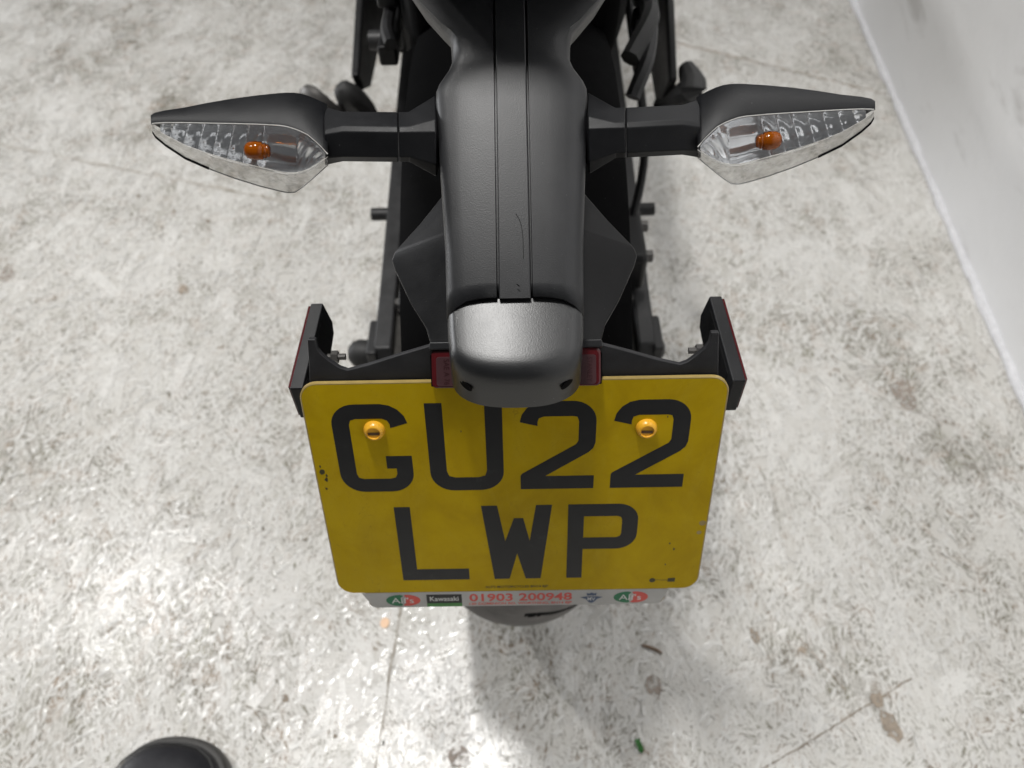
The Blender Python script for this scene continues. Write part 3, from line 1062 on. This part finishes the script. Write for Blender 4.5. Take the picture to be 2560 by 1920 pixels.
for s, who in ((-1, 'left'), (1, 'right')):
    def Q(x, vw, dv=0.0, dw=0.0):
        wq = vw[1] + dw + 13.0
        kq = wq / 390.0            # the lower, deeper edges reach further out and back
        return T(-s * x * kq, (vw[0] + dv) * kq, wq)
    # housing: top, back, underside, with a raised lip round the lens
    rings = []
    for st in IST:
        x = st[0]
        d_ = IP(x, s)
        mid = ((d_['t'][0] * 0.5 + d_['l'][0] * 0.5), (d_['t'][1] * 0.5 + d_['l'][1] * 0.5) - 0.8)
        rings.append([Q(x, d_['l'], 0.9, 1.8), Q(x, d_['l'], 0.1, -0.5), Q(x, d_['l'], -0.7, -0.3), Q(x, mid), Q(x, d_['t'], 0.5, -0.5), Q(x, d_['t'], 0.2, 0.8), Q(x, d_['kt']), Q(x, d_['c'], -3.0, 13.0 * min(1, (d_['c'][0] - d_['l'][0]) / 16))])
    # tip cap ring and stem rings
    v, f = loft(rings, False, False)
    f.append(tuple(range(len(rings[0]))))
    hous = part(obj('indicator', v, f, M['matt'], smooth=True, angle=40))
    hous['label'] = 'clear lens indicator on the %s of the tail' % who
    md = hous.modifiers.new('thick', 'SOLIDIFY')
    md.thickness = 0.0014
    md.offset = 0
    # inner cheek that closes the housing towards the stem, and the stem itself
    sec0 = [(-146.0, 401), (-133.5, 386.5), (-131.2, 385.8), (-119.0, 392.5), (-115.2, 399), (-116.5, 408), (-140, 412)]
    sec1 = [(-143.2, 394), (-135.4, 385.2), (-132.6, 384.2), (-119.6, 389.8), (-117.0, 397), (-120, 404), (-139, 406)]
    rings = []
    rings.append([Q(-97.5, q) for q in sec0])
    rings.append([Q(-93.0, ((a[0] + b_[0]) / 2, (a[1] + b_[1]) / 2)) for a, b_ in zip(sec0, sec1)])
    rings.append([Q(-88.0, q) for q in sec1])
    rings.append([Q(-59.2, (q[0] + 0.9, q[1])) for q in sec1])
    v, f = loft(rings)
    part(obj('stem', v, f, M['matt'], smooth=True, bevel=0.0007, angle=16), hous)
    # flared foot against the arm
    sec2 = [(-150.5, 402), (-138.0, 388.0), (-131.6, 385.5), (-114.5, 391.5), (-108.0, 398), (-112, 412), (-146, 414)]
    rings = [[Q(-58.8, (q[0] + 0.9, q[1] - 0.15)) for q in sec1], [Q(-53.5, (q[0] + 0.9, q[1] - 0.1)) for q in sec1],
             [Q(-39.5, q) for q in sec2], [Q(-36.5, (q[0] * 0.5 - 64.5, q[1] * 0.4 + 245)) for q in sec2]]
    v, f = loft(rings)
    part(obj('stem_foot', v, f, M['matt'], smooth=True, bevel=0.0007, angle=16), hous)
    # lens skin
    rings = []
    for st in IST:
        d_ = IP(st[0], s)
        rings.append([Q(st[0], d_['l'], 0.5, 0.4), Q(st[0], d_['l'], 1.3, -0.5), Q(st[0], d_['c'], -1.5, -0.55), Q(st[0], d_['c'], -0.4, -0.15), Q(st[0], d_['c'], 0.5, 1.0), Q(st[0], d_['b'], -0.7, -0.6)])
    v, f = loft(rings, False, False)
    part(obj('lens', v, f, M['lens'], smooth=True, angle=35), hous)
    # blunt black end cap of the housing
    rings = []
    for st in IST[:5]:
        d_ = IP(st[0], s)
        rings.append([Q(st[0], d_['b'], 0.0, 1.5), Q(st[0], d_['b'], 0.0, -0.6), Q(st[0], d_['b'], -1.3, -0.9), Q(st[0], d_['b'], -1.5, 1.0)])
    v, f = loft(rings)
    part(obj('end_cap', v, f, M['matt'], smooth=True, angle=40), hous)
    # frosted moulding below the crease and at the tip
    rings = []
    for st in IST:
        d_ = IP(st[0], s)
        t_ = 1.6 if st[0] > -165 else 0.4
        rings.append([Q(st[0], d_['c'], -0.6, t_), Q(st[0], d_['c'], 0.8, t_ + 0.6), Q(st[0], d_['b'], -0.9, 1.3)])
    v, f = loft(rings, False, False)
    part(obj('lower_moulding', v, f, M['frost'], smooth=True, angle=35), hous)
    # chrome bowl with flutes
    nx, ny = 150, 18
    xs = [-183 + (183 - 97.2) * i / nx for i in range(nx + 1)]

    def interp(x, key):
        for a, b_ in zip(IST, IST[1:]):
            if a[0] <= x <= b_[0]:
                u = (x - a[0]) / (b_[0] - a[0])
                A, B = IP(a[0], s)[key], IP(b_[0], s)[key]
                return (A[0] + (B[0] - A[0]) * u, A[1] + (B[1] - A[1]) * u)
        return IP(IST[-1][0], s)[key]
    rings = []
    for x in xs:
        L0, C0 = interp(x, 'l'), interp(x, 'c')
        ring = []
        u_ = (x + 183) / 85.8
        dep = 12.0 * (math.sin(math.pi * min(1, max(0, u_)) ** 1.15) ** 0.55) if 0 < u_ < 1 else 0
        span = C0[0] - L0[0]
        dep = min(dep, span * 0.6 + 0.3)
        for j in range(ny + 1):
            t_ = j / ny
            pr = (1 - abs(2 * t_ - 1) ** 2.6)
            fl = 0.0
            if x < -128:
                ph = (x + 0.25 * t_ * span) * 2 * math.pi / 8.0
                fl = 2.2 * (1 - abs(math.sin(ph / 2))) * min(1, 1.6 * pr)
            elif x > -112:
                fl = 2.0 * abs(math.sin((x * 0.9 + t_ * 10) * 0.6)) * pr
            ring.append(Q(x, (L0[0] + 1.3 + (span - 2.2) * t_, L0[1] + (C0[1] - L0[1]) * t_ + 0.9), 0, dep * pr - fl))
        rings.append(ring)
    v, f = loft(rings, False, False)
    part(obj('reflector_bowl', v, f, M['chrome'], smooth=True, angle=55), hous)
    # bulb: amber envelope on a chrome neck
    bc = Vector(Q(-132.2, (-123.6, 396)))
    axd = (Vector(Q(-112, (-123.0, 398))) - bc).normalized()
    pr_ = [(-7.4, 0.6), (-7.0, 2.4), (-5.8, 4.0), (-3.8, 4.9), (-0.5, 5.1), (2.2, 4.8), (3.0, 3.9), (3.9, 4.3), (4.7, 3.4), (5.7, 3.6), (6.5, 2.2)]
    v, f = tube([bc + axd * (a / 1000) for a, _r in pr_], [_r / 1000 for a, _r in pr_], 16)
    part(obj('bulb', v, f, M['amber'], smooth=True, angle=60), hous)
    # bright rim where the lens meets the housing
    rim = [Q(st[0], IP(st[0], s)['l'], 0.75, -0.75) for st in IST] + [Q(st[0], IP(st[0], s)['c'], 0.0, -0.5) for st in reversed(IST[4:])]
    v, f = tube(rim[:15], 0.00032, 6)
    part(obj('lens_rim', v, f, M['rim']), hous)
    v, f = tube([Q(st[0], IP(st[0], s)['b'], -0.6, -0.3) for st in IST[4:]], 0.00034, 6)
    part(obj('lens_rim', v, f, M['steel']), hous)
    v, f = tube(rim[15:], 0.00026, 6)
    part(obj('lens_rim', v, f, M['rim']), hous)

# ---- wheel
AX = Vector((0.002, 0.562, 0.310))
RT = 0.312
NU, NV = 900, 80
grv = []
for q_ in range(26):
    a0 = 2 * math.pi * q_ / 26 + 0.085
    grv.append((a0, -1 if q_ % 2 else 1))
rings = []
groove = []
for i in range(NU):
    th = 2 * math.pi * i / NU
    ring = []
    for j in range(NV + 1):
        t_ = -1 + 2 * j / NV
        if abs(t_) < 0.82:
            ph = t_ / 0.82 * math.radians(62)
            xx = 0.0905 * math.sin(ph) 
            rr = RT - 0.0905 * (1 - math.cos(ph)) * 0.92
        else:
            e = (abs(t_) - 0.82) / 0.18
            xx = math.copysign(0.0799 - 0.014 * e ** 1.5, t_)
            rr = RT - 0.0442 - 0.046 * e
        dep = 0.0
        if abs(t_) < 0.80:
            for a0, sd in grv:
                u = t_ * sd
                if 0.04 < u < 0.74:
                    cen = a0 + 0.42 * (u - 0.04) ** 1.6
                    d_ = (th - cen + math.pi) % (2 * math.pi) - math.pi
                    if abs(d_) < 0.021:
                        dep = 0.0010
        rr -= dep
        groove.append(dep > 0)
        ring.append(AX + Vector((xx, -rr * math.cos(th), -rr * math.sin(th))))
    rings.append(ring)
rings.append(rings[0])
v, f = loft(rings, False, False)
groove += groove[:NV + 1]
wheel = part(obj('rear_wheel', v, f, M['tyre'], smooth=True, angle=40))
wheel.data.materials.append(M['dark'])  # groove shade painted as black faces, the cuts are almost flat
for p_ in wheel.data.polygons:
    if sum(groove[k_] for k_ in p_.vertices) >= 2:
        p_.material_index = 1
rings = []
for i in range(65):
    th = 2 * math.pi * i / 64
    rings.append([AX + Vector((x_, -rr * math.cos(th), -rr * math.sin(th))) for x_, rr in ((-0.068, 0.222), (-0.064, 0.205), (-0.03, 0.185), (0.03, 0.185), (0.064, 0.205), (0.068, 0.222))])
v, f = loft(rings, False, False)
part(obj('rim', v, f, M['frame'], angle=40), wheel)
for q_ in range(5):
    a0 = 2 * math.pi * q_ / 5
    d_ = Vector((0, math.cos(a0), math.sin(a0)))
    v, f = tube([AX + d_ * 0.03, AX + d_ * 0.19], [0.02, 0.012], 8)
    part(obj('spoke', v, f, M['frame']), wheel)
v, f = tube([AX + Vector((-0.10, 0, 0)), AX + Vector((0.10, 0, 0))], 0.035, 20)
part(obj('hub', v, f, M['frame']), wheel)
rings = []
for i in range(49):
    th = 2 * math.pi * i / 48
    rings.append([AX + Vector((x_, -rr * math.cos(th), -rr * math.sin(th))) for x_, rr in ((0.098, 0.075), (0.098, 0.11), (0.103, 0.11), (0.103, 0.075))])
v, f = loft([r_ + [r_[0]] for r_ in rings], False, False)
part(obj('brake_disc', v, f, M['steel'], angle=30), wheel)

# ---- swingarm
for s in (-1, 1):
    xo, xi = s * 0.156, s * 0.136
    yz = [(0.520, 0.325), (0.530, 0.345), (0.62, 0.352), (0.90, 0.392), (1.25, 0.43), (1.25, 0.36), (0.90, 0.322), (0.60, 0.282), (0.525, 0.285)]
    v, f = prism([Vector((xo, y_, z_)) for y_, z_ in yz], Vector((xi - xo, 0, 0)))
    sw = part(obj('swingarm', v, f, M['swing'], bevel=0.003, angle=20))
    yz2 = [(0.525, 0.33), (0.66, 0.345), (0.74, 0.33), (0.70, 0.29), (0.53, 0.288)]
    v, f = prism([Vector((s * 0.136, y_, z_)) for y_, z_ in yz2], Vector((-s * 0.030, 0, 0)))
    part(obj('axle_plate', v, f, M['dusty'], bevel=0.002), sw)
    cb = Vector((s * 0.156, 0.545, 0.318))
    pr_ = [(0, 0.012), (0.004, 0.014), (0.006, 0.0155), (0.022, 0.0165), (0.028, 0.014), (0.033, 0.008)] if s < 0 else [(0, 0.008), (0.004, 0.010), (0.012, 0.010), (0.014, 0.006)]
    v, f = tube([cb + Vector((s * a, 0, 0)) for a, _ in pr_], [r_ for _, r_ in pr_], 16)
    part(obj('axle_bobbin', v, f, M['rubber_peg'], angle=40), sw)
    v, f = box((s * 0.158, 0.548, 0.322), (0.012, 0.05, 0.045))
    part(obj('chain_adjuster', v, f, M['swing'], bevel=0.003), sw)
    v, f = tube([Vector((s * 0.154, 0.735, 0.36)), Vector((s * 0.176, 0.735, 0.36))], 0.008, 10)
    part(obj('stand_bolt', v, f, M['swing'], angle=40), sw)
v, f = box((0.002, 1.20, 0.39), (0.30, 0.09, 0.075))
part(obj('swingarm_pivot', v, f, M['swing'], bevel=0.008))

# chain guard and hugger over the wheel
rings = []
for i in range(13):
    a = math.radians(38 + 92 * i / 12)
    rr = 0.345
    c0 = AX + Vector((0, rr * -math.cos(a), rr * math.sin(a)))
    rings.append([c0 + Vector((x_, 0.55 * (0.02 - z_) * math.cos(a), z_)) for x_, z_ in ((-0.087, -0.05), (-0.084, -0.012), (-0.065, 0.0), (0, 0.006), (0.065, 0.0), (0.084, -0.012), (0.087, -0.05))])
v, f = loft(rings, False, False)
hug = part(obj('wheel_hugger', v, f, M['dark'], smooth=True))
md = hug.modifiers.new('thick', 'SOLIDIFY')
md.thickness = 0.003
# inner body mass: shock, airbox side, battery tray
v, f = loft([[Vector((x_, 0.66, z_)) for x_, z_ in ((-0.085, 0.60), (0.095, 0.60), (0.10, 0.70), (-0.09, 0.70))],
             [Vector((x_, 0.80, z_)) for x_, z_ in ((-0.115, 0.56), (0.125, 0.56), (0.12, 0.74), (-0.11, 0.74))],
             [Vector((x_, 1.35, z_)) for x_, z_ in ((-0.12, 0.40), (0.13, 0.40), (0.14, 0.76), (-0.13, 0.76))]])
part(obj('inner_fender', v, f, M['dark'], bevel=0.012, seg=3))
v, f = tube([Vector((0.04, 0.95, 0.42)), Vector((0.045, 0.90, 0.60))], 0.035, 18)
part(obj('shock_absorber', v, f, M['frame']))
v, f = loft([[Vector((x_, 1.36, z_)) for x_, z_ in ((-0.15, 0.34), (0.15, 0.34), (0.16, 0.76), (-0.16, 0.76))],
             [Vector((x_, 1.50, z_)) for x_, z_ in ((-0.20, 0.20), (0.20, 0.20), (0.20, 0.80), (-0.20, 0.80))],
             [Vector((x_, 2.00, z_)) for x_, z_ in ((-0.20, 0.18), (0.20, 0.18), (0.17, 0.90), (-0.17, 0.90))]])
part(obj('unseen_engine_mass', v, f, M['frame'], bevel=0.02, seg=3))  # unseen mass, added to block light coming in from the front
# tail section and seat above the wheel, out of the picture's top, shades everything below
rings = []
for (y_, hw, zb, zt) in ((0.389, 0.046, 0.822, 0.860), (0.400, 0.070, 0.808, 0.900), (0.46, 0.095, 0.790, 0.93), (0.60, 0.125, 0.765, 0.94), (0.85, 0.145, 0.765, 0.90), (1.15, 0.15, 0.76, 0.85), (1.60, 0.16, 0.70, 0.90)):
    rings.append([Vector((0.002 + x_, y_, z_)) for x_, z_ in ((-hw * 0.7, zb), (hw * 0.7, zb), (hw, zb + (zt - zb) * 0.45), (hw * 0.75, zt), (-hw * 0.75, zt), (-hw, zb + (zt - zb) * 0.45))])
v, f = loft(rings)
part(obj('tail_section', v, f, M['tail'], smooth=True, bevel=0.006))

# passenger footrest hangers and pegs
for s in (-1, 1):
    if s < 0:
        yz = [(0.889, 0.455), (0.905, 0.425), (0.953, 0.400), (1.14, 0.393), (1.45, 0.285), (1.62, 0.50), (1.30, 0.615), (1.005, 0.496)]
        x_ = -0.203
    else:
        yz = [(0.840, 0.470), (0.862, 0.430), (0.905, 0.402), (1.078, 0.421), (1.237, 0.373), (1.45, 0.33), (1.62, 0.52), (1.25, 0.63), (0.929, 0.524)]
        x_ = 0.203
    v, f = prism([Vector((x_, a, b_)) for a, b_ in yz], Vector((-s * 0.011, 0, 0)))
    hg = part(obj('footrest_hanger', v, f, M['frame'], bevel=0.004, seg=3, angle=25))
    if s < 0:
        v, f = tube(smoothpath([(-0.196, 0.915, 0.375), (-0.200, 0.895, 0.405), (-0.207, 0.880, 0.430), (-0.214, 0.872, 0.452)], 4), [0.014, 0.016, 0.017, 0.018, 0.019, 0.019, 0.019, 0.018, 0.018, 0.017, 0.015, 0.012, 0.006], 10)
        part(obj('folding_peg', v, f, M['rubber_peg']), hg)
        v, f = tube(smoothpath([(-0.220, 0.90, 0.395), (-0.226, 0.86, 0.425), (-0.236, 0.845, 0.450), (-0.250, 0.855, 0.455), (-0.258, 0.862, 0.445)], 5), 0.009, 8)
        part(obj('peg_loop', v, f, M['alloy']), hg)
    else:
        v, f = tube(smoothpath([(0.200, 0.905, 0.395), (0.212, 0.85, 0.44), (0.222, 0.835, 0.462), (0.216, 0.865, 0.472)], 4), [0.010, 0.012, 0.014, 0.016, 0.017, 0.018, 0.018, 0.018, 0.017, 0.016, 0.014, 0.012, 0.010], 10)
        part(obj('folding_peg', v, f, M['rubber_peg']), hg)
v, f = box((-0.165, 0.885, 0.385), (0.075, 0.03, 0.018))
part(obj('peg_mount', v, f, M['swing'], bevel=0.002))
v, f = box((0.160, 0.885, 0.385), (0.075, 0.03, 0.018))
part(obj('peg_mount', v, f, M['swing'], bevel=0.002))

# brake caliper, hoses, cables on the right
v, f = box((0.125, 0.64, 0.385), (0.045, 0.09, 0.05))
cal = part(obj('brake_caliper', v, f, M['frame'], bevel=0.008, seg=3))
for q_ in range(2):
    v, f = tube([Vector((0.147, 0.62 + 0.05 * q_, 0.39)), Vector((0.156, 0.62 + 0.05 * q_, 0.39))], 0.007, 8)
    part(obj('caliper_bolt', v, f, M['alloy'], angle=30), cal)
for pth, rr, mm in (([(0.135, 0.66, 0.40), (0.150, 0.72, 0.46), (0.135, 0.80, 0.55), (0.12, 0.95, 0.62), (0.10, 1.1, 0.68)], 0.0050, 'frame'),
                    ([(0.105, 0.62, 0.625), (0.125, 0.66, 0.64), (0.128, 0.72, 0.63), (0.125, 0.80, 0.66), (0.10, 0.90, 0.70)], 0.009, 'rubber_peg'),
                    ([(0.100, 0.66, 0.67), (0.115, 0.69, 0.66), (0.120, 0.74, 0.655), (0.110, 0.80, 0.69)], 0.006, 'swing'),
                    ([(0.13, 0.70, 0.60), (0.142, 0.74, 0.585), (0.140, 0.80, 0.60), (0.128, 0.83, 0.63)], 0.005, 'alloy')):
    v, f = tube(smoothpath(pth, 6), rr, 8)
    part(obj('brake_hose' if rr < 0.007 else 'cable_sleeve', v, f, M[mm]))
for pth, rr, mm in (([(-0.118, 0.70, 0.60), (-0.124, 0.76, 0.57), (-0.122, 0.86, 0.60)], 0.008, 'swing'),
                    ([(-0.112, 0.80, 0.64), (-0.122, 0.82, 0.58), (-0.124, 0.84, 0.52)], 0.010, 'frame')):
    v, f = tube(smoothpath(pth, 6), rr, 8)
    part(obj('cable_sleeve', v, f, M[mm]))
v, f = tube([Vector((-0.115, 0.78, 0.56)), Vector((-0.150, 0.78, 0.56))], 0.010, 10)
part(obj('frame_bolt', v, f, M['swing'], angle=40))

for pth, rr, mm, nm in (
        ([(0.150, 0.82, 0.60), (0.155, 0.95, 0.62), (0.158, 1.20, 0.66)], 0.013, 'frame', 'subframe_tube'),
        ([(-0.150, 0.84, 0.60), (-0.155, 0.95, 0.62), (-0.158, 1.20, 0.66)], 0.013, 'frame', 'subframe_tube'),
        ([(0.108, 0.60, 0.60), (0.122, 0.63, 0.625), (0.130, 0.70, 0.64), (0.132, 0.78, 0.63)], 0.007, 'swing', 'brake_hose'),
        ([(0.118, 0.66, 0.62), (0.135, 0.69, 0.600), (0.138, 0.73, 0.575), (0.128, 0.76, 0.55)], 0.0045, 'alloy', 'brake_hose'),
        ([(0.112, 0.72, 0.66), (0.128, 0.74, 0.655), (0.140, 0.80, 0.65), (0.142, 0.90, 0.66)], 0.008, 'rubber_peg', 'cable_sleeve'),
        ([(-0.108, 0.66, 0.62), (-0.116, 0.70, 0.615), (-0.120, 0.78, 0.60)], 0.006, 'swing', 'cable_sleeve')):
    v, f = tube(smoothpath(pth, 6), rr, 8)
    part(obj(nm, v, f, M[mm]))
for (cx_, cy_, cz_, sx_, sy_, sz_, mm) in ((0.126, 0.70, 0.615, 0.018, 0.022, 0.02, 'swing'), (0.132, 0.745, 0.645, 0.016, 0.03, 0.018, 'alloy'), (0.122, 0.66, 0.60, 0.014, 0.016, 0.02, 'alloy'),
                                        (-0.118, 0.76, 0.63, 0.02, 0.05, 0.03, 'swing'), (-0.115, 0.69, 0.60, 0.018, 0.03, 0.02, 'frame')):
    v, f = box((cx_, cy_, cz_), (sx_, sy_, sz_))
    part(obj('cable_clamp', v, f, M[mm], bevel=0.003))
# chain run along the left of the swingarm
for q_ in range(16):
    v, f = box((-0.118, 0.575 + q_ * 0.0159 * 2, 0.372 + q_ * 0.0030), (0.018, 0.026, 0.017))
    part(obj('chain_link', v, f, M['swing'], bevel=0.003))
for s in (-1, 1):
    for q_ in range(3):
        v, f = tube([Vector((s * 0.130, 0.59 + 0.045 * q_, 0.349 + 0.002 * q_)), Vector((s * 0.130, 0.59 + 0.045 * q_, 0.356 + 0.002 * q_))], 0.006, 6)
        part(obj('axle_plate_bolt', v, f, M['alloy'], angle=30))

# ---- shade in the lamp cover's screw holes, painted as flush black discs
from mathutils.bvhtree import BVHTree
bvh = BVHTree.FromPolygons([v_.co.copy() for v_ in cap.data.vertices], [tuple(p_.vertices) for p_ in cap.data.polygons])
for s in (-1, 1):
    hit, nr, _i, _d = bvh.find_nearest(T(s * 27.5, 2.8, 383.0))
    if nr.y > 0:
        nr = -nr
    disc('screw_hole_shade', hit - nr * 0.0001, nr, 0.0040, M['dark'], cap, 0.0027, 0.0004, 24, (-s * 0.75, -0.62, -0.1))

# ------------------------------------------------------------------ shoe of the photographer
shoe = empty('shoe', (-0.42, 0.05, 0))
shoe_inv = Matrix.Translation((0.42, -0.05, 0))
tag(shoe, 'toe of a black shoe at the lower left edge', 'shoe')


def shoe_loop(off, z, fy=0.0):
    """plan outline of the shoe, toe at +y"""
    pts = [(0.0, 0.205), (-0.022, 0.203), (-0.042, 0.194), (-0.056, 0.178), (-0.0635, 0.152), (-0.066, 0.12), (-0.064, 0.07), (-0.056, 0.0), (-0.045, -0.06), (-0.034, -0.085), (0, -0.096),
           (0.034, -0.085), (0.044, -0.06), (0.050, 0.0), (0.056, 0.07), (0.060, 0.12), (0.058, 0.150), (0.050, 0.178), (0.037, 0.194), (0.020, 0.203)]
    r_ = []
    ang = math.radians(-8)
    for x, y in pts:
        d = math.hypot(x, y - 0.06)
        k_ = (d + off) / d
        x2, y2 = x * k_, 0.06 + (y - 0.06) * k_
        x2 *= 1.14
        r_.append(Vector((-0.418 + x2 * math.cos(ang) - y2 * math.sin(ang), 0.000 + x2 * math.sin(ang) + y2 * math.cos(ang), z + fy * max(0, (0.12 - y)) * 0.6)))
    return r_


def shoepart(name, rings, m_):
    v_, f_ = loft(rings)
    o_ = obj(name, v_, f_, m_, smooth=True, angle=70)
    md_ = o_.modifiers.new('sub', 'SUBSURF')
    md_.levels = md_.render_levels = 2
    o_.parent = shoe
    o_.matrix_parent_inverse = shoe_inv
    return o_


shoepart('sole', [shoe_loop(-0.004, 0.002), shoe_loop(0.0, 0.004), shoe_loop(0.002, 0.014), shoe_loop(0.002, 0.030), shoe_loop(-0.001, 0.034), shoe_loop(-0.008, 0.035)], M['welt'])
shoepart('upper', [shoe_loop(-0.006, 0.030), shoe_loop(-0.006, 0.040, 0.1), shoe_loop(-0.011, 0.048, 0.2), shoe_loop(-0.020, 0.056, 0.35), shoe_loop(-0.032, 0.062, 0.5), shoe_loop(-0.046, 0.065, 0.6)], M['leather'])
v, f = tube([p + Vector((0, 0, 0.001)) for p in shoe_loop(-0.011, 0.0505)][14:20] + [p + Vector((0, 0, 0.001)) for p in shoe_loop(-0.011, 0.0505)][0:7], 0.0011, 6)
st_ = obj('stitching', v, f, M['rubber_peg'])
st_.parent = shoe
st_.matrix_parent_inverse = shoe_inv

# ------------------------------------------------------------------ litter on the floor
c_ = Vector((-0.1776, 0.3455, 0.0018))
poly = [c_ + Vector((0.0060 * math.cos(2 * math.pi * k_ / 18), 0.0070 * math.sin(2 * math.pi * k_ / 18), 0)) for k_ in range(18)]
v, f = prism(poly, Vector((0, 0, 0.0014)))
o = obj('floor_plug', v, f, M['copper'], bevel=0.0004)
tag(o, 'small copper coloured round plug in the floor left of the tyre', 'plug')
v = [(0.135, 0.1995, 0.002), (0.1405, 0.2005, 0.005), (0.1425, 0.196, 0.003), (0.1445, 0.1885, 0.006), (0.1425, 0.1845, 0.002), (0.1385, 0.187, 0.003), (0.1365, 0.193, 0.005)]
vv = [Vector(p) for p in v]
v, f = prism(vv, Vector((0, 0, 0.0006)))
o = obj('leaf_scrap', v, f, M['leaf'], smooth=False)
tag(o, 'small torn green scrap lying on the floor near the bottom edge', 'leaf')
v, f = tube([(0.156, 0.3115, 0.004), (0.166, 0.308, 0.0045), (0.175, 0.3045, 0.004), (0.181, 0.3005, 0.0035)], [0.0014, 0.0020, 0.0019, 0.0012], 7)
o = obj('wood_splinter', v, f, M['twig'])
tag(o, 'short brown wood splinter on the floor below the plate', 'splinter')

# local origins: keep parts of parts at their place
bpy.context.view_layer.update()
for o in list(bpy.data.objects):
    if o.parent is not None and o.parent.parent is bike and o.parent.type == 'MESH':
        o.matrix_parent_inverse = Matrix.Identity(4)
